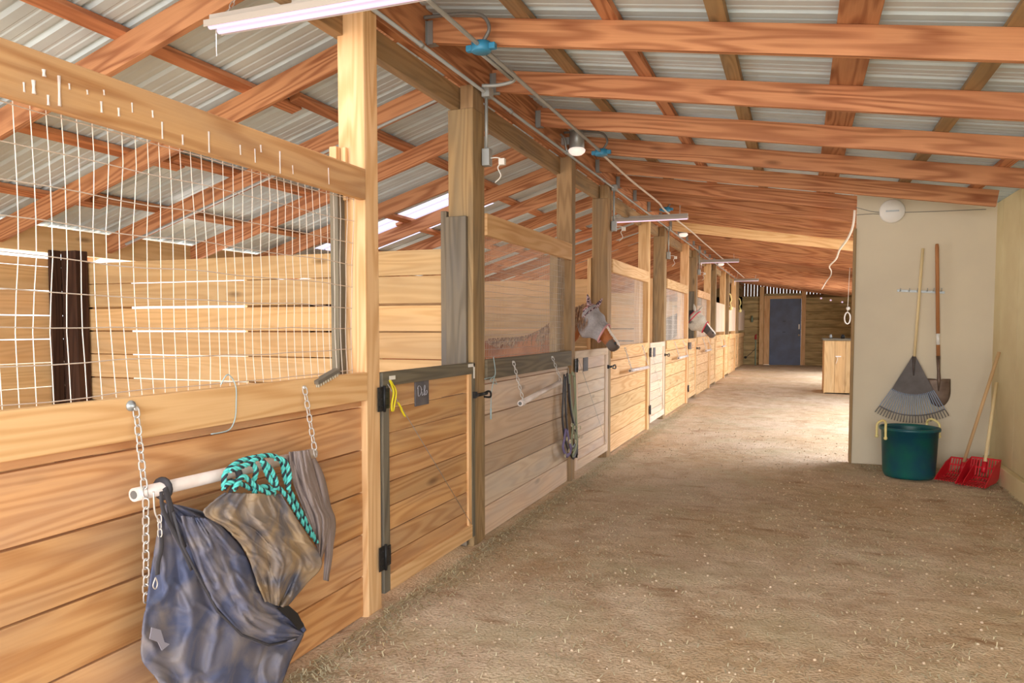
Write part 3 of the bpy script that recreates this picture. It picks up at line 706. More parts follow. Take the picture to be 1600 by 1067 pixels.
sheet([(484, 712), (492, 745), (502, 790), (508, 850), (506, 906)], [(490, 712), (506, 745), (516, 790), (524, 822), (513, 908)], -1.87, .7, .010, 14, crease=.002, m=M['greycloth'], parent=t, name='hanging_flap', a=30, b=16)
# lead rope
def rope(mbs, pts, r):
    pts = smooth_path(pts, 10); L = 0; prev = None
    for c_, mb_ in enumerate(mbs):
        out = []; L = 0
        for i, p in enumerate(pts):
            d = (pts[min(i + 1, len(pts) - 1)] - pts[max(i - 1, 0)]).normalized(); x = d.cross(Vector((1, .2, .1))).normalized(); y = d.cross(x)
            if i: L += (p - pts[i - 1]).length
            a_ = L / .045 * 2 * PI + c_ * 2 * PI / len(mbs)
            out.append(p + x * math.cos(a_) * r + y * math.sin(a_) * r)
        mb_.tube(out, r * .95, 6)
t = thing('lead_rope', 'braided turquoise and black lead rope looped around the first white bar', 'rope', (-1.8, 2.35, .5))
A, B, B2 = MB(), MB(), MB()
for L_, x_ in (([(350, 765), (352, 740), (372, 722), (400, 714), (425, 712), (440, 722), (446, 750), (462, 785), (478, 815), (495, 848)], -1.795), ([(360, 735), (385, 726), (405, 716), (415, 735), (424, 752), (448, 775), (470, 812), (488, 838)], -1.785),
               ([(350, 760), (368, 752), (395, 764), (416, 760), (428, 770), (418, 780), (402, 776), (396, 758), (400, 735), (392, 722)], -1.79), ([(366, 765), (380, 745), (398, 758), (420, 770), (432, 758), (424, 735), (410, 720)], -1.775), ([(430, 716), (444, 720), (452, 740), (450, 765)], -1.78)):
    rope((A, B, B2), [at(u, v, 0, x_ + noise.noise(Vector((u * .05, v * .05, 0))) * .012) for u, v in L_], .0052)
A.build('turquoise_strand', M['teal'], t); B.build('turquoise_strand', M['teal'], t); B2.build('black_strand', M['ropeblack'], t)
# brush on the rail
t = thing('grooming_brush', 'small wooden brush resting tilted on the near top rail', 'brush', at(510, 596, 0, -1.95))
a_, b_ = at(492, 598, 0, -1.935), at(527, 578, 0, -1.935)
mb = MB(); mb.beam(a_, b_, .035, .018); mb.build('brush_back', W['grey'], t, .003)
mb = MB(); d = (b_ - a_)
for i in range(9):
    for j in range(3): p = a_ + d * ((i + .7) / 9.6) + Vector((-.010 + j * .010, 0, 0)); mb.tube([p + Vector((0, 0, -.008)), p + Vector((.001, 0, -.024))], .004, 5)
mb.build('bristles', M['bristle'], t)
# twine
mb = MB(); mb.tube(smooth_path([at(u, v, 0, XF + .028) for u, v in [(345, 601), (356, 585), (368, 602), (369, 630), (367, 655), (357, 672), (330, 678)]], 5), .0022, 6)
tag(mb.build('twine', M['twine']), 'loop of pale blue twine over the near top rail', 'twine')
mb = MB(); mb.tube(smooth_path([at(u, v, 0, XF + .028) for u, v in [(771, 558), (774, 580), (772, 592), (768, 612), (767, 640)]], 5), .003, 6); mb.tube(smooth_path([at(u, v, 0, XF + .03) for u, v in [(757, 592), (770, 590), (776, 600), (766, 594), (774, 586)]], 5), .0025, 6)
mb.tube([at(767, 638, 0, XF + .03), at(767, 655, 0, XF + .03)], .006, 6)
tag(mb.build('twine', M['twine']), 'knotted blue twine hanging from the grey top rail beside the first latch', 'twine')

# halters on the second hinge post
hx = -1.915
def hp(u, v, dx=0): return at(u, v, 0, hx + dx)
for nm, mt, loops, lab in (('halter', M['leather'], [[(882, 585), (880, 620), (879, 655), (884, 690), (896, 715), (902, 690), (898, 660), (890, 630), (888, 600), (886, 584)], [(884, 588), (884, 640), (888, 680), (894, 700), (900, 680), (892, 640), (889, 600)]], 'black leather halter hanging on the second hinge post'),
                           ('halter', M['greenweb'], [[(890, 584), (891, 620), (896, 650), (899, 680), (897, 705), (893, 690), (896, 660), (899, 620), (898, 590), (894, 583)], [(897, 588), (900, 640), (901, 690), (895, 712)]], 'sage green webbing halter hanging beside the black halter'),
                           ('halter', M['purple'], [[(884, 670), (882, 685), (880, 700), (886, 712), (892, 702), (888, 684), (886, 672)]], 'short purple webbing halter at the bottom of the hanging tack')):
    p0 = hp(*loops[0][0]); t = thing(nm, lab, 'halter', (p0.x, p0.y, hp(893, 720).z), 'halters on the post')
    for li, lp in enumerate(loops):
        mb = MB(); mb.tube(smooth_path([hp(u, v, .008 * li + (.006 if mt is M['greenweb'] else .012 if mt is M['purple'] else 0)) for u, v in lp], 6), .019, 8, flat=(1, .4)); mb.build('strap', mt, t)
    mb = MB()
    u, v = loops[0][len(loops[0]) // 2]
    for du, dv in ((0, -26), (3, -8), (-3, 0), (5, -22)):
        c_ = hp(u + du, v + dv, .02); mb.tube([c_ + Vector((0, .016 * math.cos(q), .016 * math.sin(q))) for q in [2 * PI * j / 12 for j in range(12)]], .0035, 6, closed=True)
    mb.build('ring', M['brass'], t)
t = thing('tack_hook', 'small metal hook that carries the halters', 'hook', hp(888, 588))
mb = MB(); mb.tube(smooth_path([hp(888, 575, -.02), hp(888, 578, .02), hp(888, 586, .025), hp(888, 583, .03)], 4), .004, 6); mb.build('hook', M['steel'], t)

# ================================================================ ELECTRICS
def cyl_between(mb, p, q, r, n=10): mb.tube([p, q], r, n)
cx_ = -1.925; cz_ = 2.925
mb = MB(); mb.tube([(cx_, .3, cz_), (cx_, 29.5, cz_)], .011, 10)
c1 = thing('conduit', 'long grey conduit pipe clipped along the tops of the stall posts', 'conduit', (cx_, 15, cz_)); mb.build('pipe', M['conduit'], c1)
y = 1.0
while y < 24:
    mb = MB(); mb.tube([(cx_, y - .012, cz_), (cx_, y + .012, cz_)], .0145, 10); mb.box((cx_ - .03, y - .01, cz_ + .004), (cx_ + .002, y + .01, cz_ + .022)); mb.build('clip', M['steel'], c1); y += 1.35
for k in range(4):
    y = LATCH[k] - .02; zb = 2.46
    t = thing('conduit_drop', 'grey conduit dropping down the %s brown latch post to an outlet box' % ORD[k], 'conduit', (cx_, y, zb), 'conduit drops on the posts')
    mb = MB(); mb.tube([(cx_ + .0, y, cz_ - .02), (cx_, y, zb + .1)], .011, 10); mb.build('pipe', M['conduit'], t)
    mb = MB(); mb.box((cx_ - .022, y - .03, zb), (cx_ + .03, y + .03, zb + .11)); mb.build('outlet_box', M['conduit'], t, .005)
    mb = MB(); mb.box((cx_ - .02, y - .04, cz_ - .03), (cx_ + .035, y + .04, cz_ + .035)); mb.build('junction_box', M['conduit'], t, .006)
    mb = MB(); q = Vector((cx_ + .03, y, zb + .05))
    mb.tube(smooth_path([q, q + Vector((.05, .01, .0)), q + Vector((.09, .01, -.03)), q + Vector((.05, 0, -.06)), q + Vector((.07, .0, -.12)), q + Vector((.03, 0, -.16))], 6), .004, 6); mb.box(q + Vector((.06, -.015, -.05)), q + Vector((.10, .015, -.01))); mb.build('plug_and_cord', M['white'], t)
t = thing('conduit_branch', 'short grey conduit reaching out from the first junction box over the aisle', 'conduit', (cx_, 4.45, cz_))
mb = MB(); mb.tube(smooth_path([(cx_ + .03, 4.46, cz_ + .005), (-1.80, 4.47, cz_), (-1.70, 4.47, cz_ + .01), (-1.665, 4.44, 2.955), (-1.655, 4.3, 2.95)], 4), .011, 10); mb.build('pipe', M['conduit'], t)
cr = -1.645; z_ = 2.935
t = thing('conduit', 'bare grey conduit pipe crossing under the near aisle rafters with blue boxes', 'conduit', (cr, 6, z_))
mb = MB(); mb.tube([(cr, 1.0, z_), (cr, 3.8, z_), (cr, 5.4, z_ + .0), (cr, 6.5, z_)], .012, 10); mb.tube([(cr - .035, 3.85, z_ - .004), (cr - .035, 4.42, z_)], .012, 10); mb.build('pipe', M['conduit'], t)
for k, y in enumerate((3.86, 6.52, 9.95)):
    tb = thing('junction_box', 'blue plastic junction box on the %s' % ('nearest aisle rafter', 'fourth aisle rafter', 'eighth aisle rafter')[k], 'junction box', (cr, y, z_ - .03), 'blue junction boxes under the rafters')
    mb = MB(); mb.lathe([(0, -.03), (.05, -.03), (.055, -.025), (.055, .02), (0, .02)], (cr, y, z_), 20); mb.build('box', M['blue_box'], tb)
    mb = MB()
    for s_ in (-1, 1): mb.box((cr + s_ * .05, y - .018, z_ - .02), (cr + s_ * .085, y + .018, z_ + .012))
    mb.build('ear', M['blue_box'], tb, .003)
    mb = MB(); mb.tube(smooth_path([(cr + .02, y - .02, z_ + .02), (cr + .06, y - .03, z_ + .08), (cr + .02, y - .03, z_ + .15), (cr - .08, y - .03, z_ + .175), (cr - .2, y - .03, z_ + .185), (cr - .33, y - .03, z_ + .19)], 6), .010, 8); mb.build('flexible_conduit', M['flex'], tb)
t = thing('cable', 'twisted pale cable sagging under the rafters past the blue boxes', 'cable', (cr, 12, z_ - .02))
mb = MB(); mb.tube(smooth_path([(cr, 6.5, z_ - .012), (cr + .01, 7.6, z_ - .03), (cr + .02, 8.1, z_ - .035), (cr + .03, 9.2, z_ - .03), (cr, 9.95, z_ - .03), (cr + .06, 12, z_ - .06), (cr, 14, z_ - .01), (cr + .05, 17, z_ - .05), (cr, 20, z_ - .01), (cr + .04, 24, z_ - .04)], 8), .011, 8); mb.build('cable_run', M['wire'], t)
# shop lights
for k, (y, x0, x1, z) in enumerate(((2.78, -2.50, -1.28, 2.755), (9.6, -2.26, -1.32, 2.755), (16.35, -1.98, -1.20, 2.755), (23.3, -1.85, -1.15, 2.755))):
    t = thing('shop_light', '%s long tube light hanging across the aisle' % ('nearest, largest', 'second', 'third', 'farthest, smallest')[k], 'light', ((x0 + x1) / 2, y, z), 'tube lights hanging over the aisle')
    mb = MB(); mb.box((x0, y - .045, z + .015), (x1, y + .045, z + .028)); mb.box((x0, y - .02, z + .028), (x1, y + .02, z + .06))
    for s_ in (-1, 1): mb.beam((x0, y + s_ * .055, z + .008), (x1, y + s_ * .055, z + .008), .004, .03)
    mb.build('reflector', M['reflector'], t, .002)
    mb = MB()
    for s_ in (-1, 1): mb.tube([(x0 + .01, y + s_ * .028, z + .002), (x1 - .01, y + s_ * .028, z + .002)], .013, 10)
    mb.build('tube', M['tube_light'], t)
    for x in (x0 + .08, x1 - .1):
        mb = MB()
        zt = (ztl(x) if x < -2 else ztr(x)) - .0; yr = min(RY, key=lambda q: abs(q - y)); yr += .026 if yr <= y else -.026; chain_mesh(mb, (x, y, z + .06), (x, yr, zt - .08), .05, .002, .008)
        mb.build('hanging_chain', M['chain'], t)
    mb = MB(); mb.tube([(x0 + .02, y, z), (x0 + .02, y, z - .12)], .0015, 4); mb.build('pull_cord', M['white'], t)
    l = bpy.data.lights.new('tube_glow', 'AREA'); l.shape = 'RECTANGLE'; l.size = x1 - x0; l.size_y = .08; l.energy = 3; l.color = (1, .88, 1)
    o = bpy.data.objects.new('tube_glow', l); C.objects.link(o); o.location = ((x0 + x1) / 2, y, z - .02)
for k, y in enumerate((6.5, 13.0, 19.5)):
    t = thing('flood_lamp', 'small galvanised can lamp with round lens, %s along the ridge beam' % ORD[k], 'lamp', (-1.86, y, 2.93), 'can lamps on the ridge beam')
    mb = MB(); mb.lathe([(0, .15), (.062, .15), (.065, .14), (.065, .0), (.06, 0), (.058, .01)], (-1.86, y, 2.97), 24); mb.build('housing', M['steel'], t)
    mb = MB(); mb.lathe([(.066, .012), (.076, .0), (.07, -.02), (.045, -.04), (0, -.046)], (-1.86, y, 2.965), 24); mb.build('lens', M['lens'], t)
    mb = MB(); mb.box((-1.998, y - .02, 3.02), (-1.925, y + .02, 3.08)); mb.tube(smooth_path([(-1.99, y - .06, 3.1), (-1.95, y - .07, 3.05), (-1.94, y - .07, 2.98), (-1.925, y - .06, 2.94)], 5), .009, 8); mb.build('bracket', M['steel'], t)

# ================================================================ RIGHT CORNER
YW = 8.555
def wp(u, v, d=.03): return at(u, v, 1, YW - d)
t = thing('round_cover_plate', 'round white cover plate with wires high on the cream wall', 'cover plate', wp(1394, 330))
c_ = wp(1394, 330, .005); mb = MB(); mb.lathe([(0, -.028), (.05, -.028), (.108, -.018), (.118, -.008), (.118, .004)], c_, 32, 'y'); mb.build('plate', M['white'], t)
mb = MB(); mb.box(c_ + Vector((-.06, -.034, -.008)), c_ + Vector((.06, -.026, .006))); mb.build('center_bar', M['steel'], t)
for a_ in ([(1337, 324), (1360, 330), (1383, 333)], [(1337, 336), (1365, 334), (1384, 335)], [(1405, 332), (1470, 330), (1541, 327)]):
    mb = MB(); mb.tube([wp(u, v, .012) for u, v in a_], .003, 6); mb.build('wire', M['flex'], t)
t = thing('tool_rack', 'narrow grey metal tool rack screwed to the cream wall', 'tool rack', wp(1438, 456))
a_, b_ = wp(1402, 454, .004), wp(1476, 457, .004); mb = MB(); mb.beam(a_, b_, .008, .022); mb.build('rail', M['steel'], t)
for u in (1406, 1420, 1433, 1448, 1458, 1470):
    mb = MB(); p = wp(u, 455, .005); mb.tube(smooth_path([p, p + Vector((0, -.03, 0)), p + Vector((0, -.05, .01)), p + Vector((0, -.055, .03))], 4), .004, 6); mb.build('hook', M['steel'], t)
# leaf rake
t = thing('leaf_rake', 'fan shaped brown plastic leaf rake with pale handle hanging on the cream wall', 'rake', wp(1428, 650))
top, nk = wp(1442, 388, .06), wp(1428, 566, .06)
mb = MB(); mb.tube([top, nk], .0125, 12); mb.build('handle', M['handle3'], t)
ap = wp(1428, 560, .055); bl = wp(1370, 640, .05); br_ = wp(1484, 652, .05); bm_ = wp(1425, 656, .05)
ax = (bm_ - ap).normalized(); sd = Vector((1, 0, 0)); sd = (sd - ax * sd.dot(ax)).normalized()
def ray(a, d): return ap + ax * (math.cos(a) * d) + sd * (math.sin(a) * d)
aL = -math.atan2(-(bl - ap).dot(sd), (bl - ap).dot(ax)); aR = math.atan2((br_ - ap).dot(sd), (br_ - ap).dot(ax)); Lr = .71
Lr = max((bl - ap).length, (br_ - ap).length)
th = Vector((0, -.006, 0))
mb = MB(); hub = [ray(aL + (aR - aL) * i / 16, Lr * .56) for i in range(17)]
mb.prism([ray(0, -.03) + sd * .012] + [ray(0, -.03) - sd * .012] + hub, th)
mb.tube([ray(0, -.02) + th, ray(0, .17) + th * 1.5], [.018, .006], 8); mb.build('fan_head', M['rake'], t)
nT = 26; mb = MB(); m2 = MB()
for i in range(nT):
    a_ = aL + (aR - aL) * i / (nT - 1); p1, p2, p3 = ray(a_, Lr * .54), ray(a_, Lr * .87), ray(a_, Lr * (.97))
    m2.beam(p1 + th * .6, p2 + th * .6, .008, .005, up=(0, -1, 0)); mb.beam(p2 + th * .6, p3 + Vector((0, .0, 0)), .008, .006, up=(0, -1, 0))
    mb.tube([p3, p3 + Vector((0, .03, -.004))], .0035, 5)
m2.build('tines', M['rakeblue'], t); 
for i in range(24):
    a0 = aL + (aR - aL) * i / 24; a1 = aL + (aR - aL) * (i + 1) / 24; mb.beam(ray(a0, Lr * .86) + th, ray(a1, Lr * .86) + th, .012, .005, up=(0, -1, 0))
mb.build('tine_tips', M['rake'], t)
# shovel
t = thing('shovel', 'round point shovel with long brown handle hanging beside the rake', 'shovel', wp(1466, 620))
s0, s1, s2_ = wp(1464, 381, .035), wp(1466, 556, .035), wp(1467, 592, .035)
mb = MB(); mb.tube([s0, s0.lerp(s1, .03), s1], [.014, .017, .017], 12); mb.build('handle', M['handle2'], t)
mb = MB(); mb.tube([s0.lerp(s1, .8), s0.lerp(s1, .9)], .0177, 12); mb.build('sticker', M['white'], t)
mb = MB(); P = []
bx = s2_.copy(); Wd = .105; Lb = .275
for i in range(15):
    q = i / 14; wdt = Wd * (1.0 if q < .35 else math.sqrt(max(0, 1 - ((q - .35) / .65) ** 2.2))); z = bx.z - .005 - Lb * q; row = []
    for j in range(13):
        s_ = j / 6 - 1; row.append(Vector((bx.x + .01 * q + s_ * max(wdt, .002), bx.y + .006 - .022 * (1 - s_ * s_) * (1 - q * .6) + .02, z + (.006 if i == 0 and abs(s_) > .3 else 0))))
    P.append(row)
mb.grid(P); bl_ = mb.build('blade', M['shovel'], t); sd_ = bl_.modifiers.new('thick', 'SOLIDIFY'); sd_.thickness = .003
mb = MB(); mb.tube([s1, s1.lerp(s2_, .7), s2_, s2_ + Vector((0, -.0, -.12))], [.019, .014, .018, .004], 10); mb.build('socket', M['shovel'], t)
# tub
tc_ = Vector((1.0, 8.0, 0)); t = thing('muck_tub', 'large dark green plastic tub with cream rope handles on the floor', 'tub', tc_)
p1, p2 = at(1377, 700, 1, 8.0), at(1470, 700, 1, 8.0); cxx = (at(1372, 688, 1, 8.0).x + at(1471, 688, 1, 8.0).x) / 2; rr = (at(1471, 688, 1, 8.0).x - at(1372, 688, 1, 8.0).x) / 2 * .97
tub_c = Vector((cxx, 8.0, .002)); H_ = .47
mb = MB(); mb.lathe([(0, 0), (rr * .80, 0), (rr * .84, .02), (rr * .87, .04), (rr * .94, H_ - .03), (rr * 1.0, H_ - .03), (rr * 1.015, H_ - .015), (rr * 1.0, H_), (rr * .93, H_), (rr * .915, H_ - .03), (rr * .84, .04), (rr * .8, .02), (0, .02)], tub_c, 48); mb.build('tub', M['tub'], t)
for ang in (math.radians(205), math.radians(38)):
    c_ = tub_c + Vector((math.cos(ang) * rr, math.sin(ang) * rr, H_)); tg = Vector((-math.sin(ang), math.cos(ang), 0)); ou = Vector((math.cos(ang), math.sin(ang), 0)) * .02
    mb = MB(); mb.tube(smooth_path([c_ + tg * -.075 + Vector((0, 0, -.09)) + ou, c_ + tg * -.072 + Vector((0, 0, .01)) + ou, c_ + tg * -.05 + Vector((0, 0, .045)) + ou * .4, c_ + Vector((0, 0, .062)), c_ + tg * .05 + Vector((0, 0, .045)) + ou * .4, c_ + tg * .072 + Vector((0, 0, .01)) + ou, c_ + tg * .075 + Vector((0, 0, -.09)) + ou], 5), .011, 8)
    for s_ in (-1, 1): mb.ball(c_ + tg * .075 * s_ + Vector((0, 0, -.095)) + ou, .018, 8)
    mb.build('rope_handle', M['cream'], t)
# manure forks
def fork(hb, ht, label, hm, rot):
    """hb: where handle meets basket; ht: handle top"""
    hb = Vector(hb); ht = Vector(ht); t = thing('manure_fork', label, 'fork', (hb.x, hb.y, 0), 'manure forks in the corner')
    mb = MB(); mb.tube([hb, ht], .0145, 12); mb.build('handle', hm, t)
    mb = MB(); R = Matrix.Rotation(rot, 3, 'Z')
    def L(x, y, z): return hb + R @ Vector((x, y, z))
    wd = .115
    # basket back, leaning: vertical slats, then floor tines running forward (-y) to the ground
    nT = 11
    zb = -hb.z + .03
    for i in range(nT):
        x = -wd + 2 * wd * i / (nT - 1)
        a, b, c_, e = L(x, .02, .03), L(x, -.03, zb + .035), L(x, -.10, zb + .004), L(x * 1.02, -.33, zb - .012)
        mb.beam(a, b, .010, .010, up=(0, 1, 0)); mb.beam(b, c_, .010, .010); mb.beam(c_, e, .010, .008)
    for (y, z) in ((.02, .03), (-.005, .03 + (zb) * .5), (-.05, zb + .02)):
        mb.beam(L(-wd - .005, y, z), L(wd + .005, y, z), .012, .014)
    mb.beam(L(-wd, -.16, zb), L(wd, -.16, zb), .01, .008)
    for s_ in (-1, 1):
        pts = [L(s_ * wd, .03, .035), L(s_ * wd, -.10, .0), L(s_ * wd, -.30, zb + .02), L(s_ * wd, -.34, zb - .012), L(s_ * wd, -.08, zb - .002), L(s_ * wd, -.02, zb + .03)]
        mb.prism(pts, R @ Vector((.007 * s_, 0, 0)))
    mb.tube([hb, hb + (hb - ht).normalized() * .10], .02, 10)
    mb.build('basket', M['red'], t)
fork(tuple(at(1506, 722, 1, 8.06)), tuple(at(1561, 550, 0, 1.735)), 'red plastic manure fork with the longer darker handle, leaning beside the green tub', M['handle'], math.radians(-30))
fork(tuple(at(1539, 722, 1, 7.90)), tuple(at(1557, 598, 0, 1.735)), 'red plastic manure fork with the shorter pale handle, nearest the right wall', M['handle3'], math.radians(-30))

# ================================================================ FAR END THINGS
t = thing('wooden_cabinet', 'knotty pine wooden cabinet standing past the cream wall edge', 'cabinet', (1.0, 17.6, 0))
mb = MB(); mb.box((.49, 17.35, 0), (.515, 18.5, 1.12), long=2); mb.box((1.5, 17.35, 0), (1.525, 18.5, 1.12), long=2); mb.box((.515, 18.48, 0), (1.5, 18.5, 1.12)); mb.build('body', W['pine'], t, .004)
mb = MB(); x = .49
for i in range(5): mb.box((x + .002, 17.325, .02), (x + .205, 17.348, 1.12), long=2); x += .207
mb.build('front_boards', W['stall'], t, .002)
mb = MB(); mb.box((.46, 17.29, 1.122), (1.55, 18.53, 1.16)); mb.build('top_board', W['grey'], t, .004)
mb = MB(); mb.tube(smooth_path([(.73, 17.315, .78), (.75, 17.28, .76), (.74, 17.28, .70), (.72, 17.3, .64)], 5), .005, 6); mb.box((.71, 17.31, .78), (.82, 17.322, .80)); mb.build('latch', M['white'], t)
for x, y, sc_, lab in ((.62, 17.6, .03, 'small jar left on the wooden cabinet'), (.86, 17.7, .04, 'dark lump of tack on the wooden cabinet')):
    mb = MB(); mb.lathe([(0, 0), (sc_, 0), (sc_ * 1.05, .05), (sc_ * .7, .07), (sc_ * .7, .085), (0, .09)], (x, y, 1.162), 14); tag(mb.build('jar', M['steel'] if sc_ < .035 else M['black']), lab, 'jar')
HYD = at(1180, 571, 2, 0.0)
t = thing('yard_hydrant', 'green pipe yard hydrant with red handle in the far left corner', 'hydrant', at(1175, 571, 2, 0.0))
hb = HYD.copy(); mb = MB(); mb.tube([hb, hb + Vector((0, 0, .95))], .022, 8); mb.build('standpipe', M['green'], t)
mb = MB(); mb.tube([hb + Vector((0, 0, .95)), hb + Vector((0, 0, 1.08)), hb + Vector((.03, 0, 1.14))], [.045, .04, .02], 8); mb.build('head', M['redp'], t)
mb = MB(); mb.tube(smooth_path([hb + Vector((0, -.02, .62)), hb + Vector((-.15, -.1, .45)), hb + Vector((-.33, -.2, .30))], 5), .010, 6); mb.ball(hb + Vector((-.33, -.2, .30)), .05, 8); mb.build('hose_and_float', M['black'], t)
q = at(1175, 500, 1, YEND - .08); mb = MB(); mb.lathe([(0, -.09), (.035, -.08), (.045, 0), (.035, .06), (.02, .16), (0, .16)], q, 12); tag(mb.build('hanging_bottle', M['green']), 'pale bottle hanging on the far plank wall above the hydrant', 'bottle')
for k, (u, v) in enumerate(((1283, 466), (1298, 469), (1316, 472))):
    q = at(u, v, 1, YEND - .028); mb = MB(); mb.ball(q, .032, 10); mb.tube([q, q + Vector((0, .035, 0))], .02, 8); tag(mb.build('light_dot', M['tube_light']), '%s of the three tiny white glowing dots under the far eave' % ('leftmost', 'middle', 'rightmost')[k], 'glow_dot', 'glowing dots under the far eave')  # small glowing balls, kind of source not known
mb = MB(); pts = [at(1336, 300, 1, 8.75), at(1334, 345, 1, 8.9), at(1326, 370, 1, 9.3), at(1312, 390, 1, 10.5), at(1306, 405, 1, 12), at(1296, 416, 1, 14), at(1299, 424, 1, 16), at(1297, 432, 1, 18), at(1291, 440, 1, 20), at(1284, 452, 1, 24)]
tag((lambda o: o)(mb.tube(smooth_path(pts, 6), .012, 6) or mb.build('extension_cord', M['white'])), 'white cord zigzagging down from the cream wall edge towards the far wall', 'cord')
t = thing('coiled_cable', 'small white cable loop hanging past the cream wall edge', 'cable', at(1324, 500, 1, 17.13))
c_ = at(1324, 497, 1, 17.13); mb = MB(); mb.tube([c_ + Vector((.055 * math.cos(q), 0, .12 * math.sin(q))) for q in [2 * PI * j / 16 for j in range(16)]], .014, 6, closed=True); mb.tube([c_ + Vector((0, 0, .12)), c_ + Vector((.02, 0, .9)), c_ + Vector((.03, 0, 1.1))], .006, 6); mb.ball(c_ + Vector((.01, 0, .2)), .04, 8); mb.build('loop', M['white'], t)
mb = MB(); mb.tube([(-1.925, 4.83, 2.99), (-2.3, 4.83, ztl(-2.3) - .15), (-5.3, 4.83, ztl(-5.3) - .15)], .011, 8); tag(mb.build('conduit', M['conduit']), 'grey conduit running down along a stall rafter towards the left eave', 'conduit')
# feed scoop bundles hanging on far posts
for k, (u, v, y_) in enumerate(((1128, 470, 20.5), (1157, 480, 26.0))):
    q = Vector((-1.925, LATCH[5 + k] - .08, 2.1)); mb = MB(); mb.tube(smooth_path([q + Vector((-.035, 0, .26)), q + Vector((0, 0, .25)), q + Vector((.03, .05, .1)), q + Vector((0, .02, 0)), q + Vector((.04, -.06, -.12))], 5), .02, 6); mb.ball(q + Vector((.02, 0, -.15)), .06, 8)
    tag(mb.build('hanging_halter', M['cream']), 'pale rope halter hanging high on a far post, %s of two' % ('nearer', 'farther')[k], 'halter')

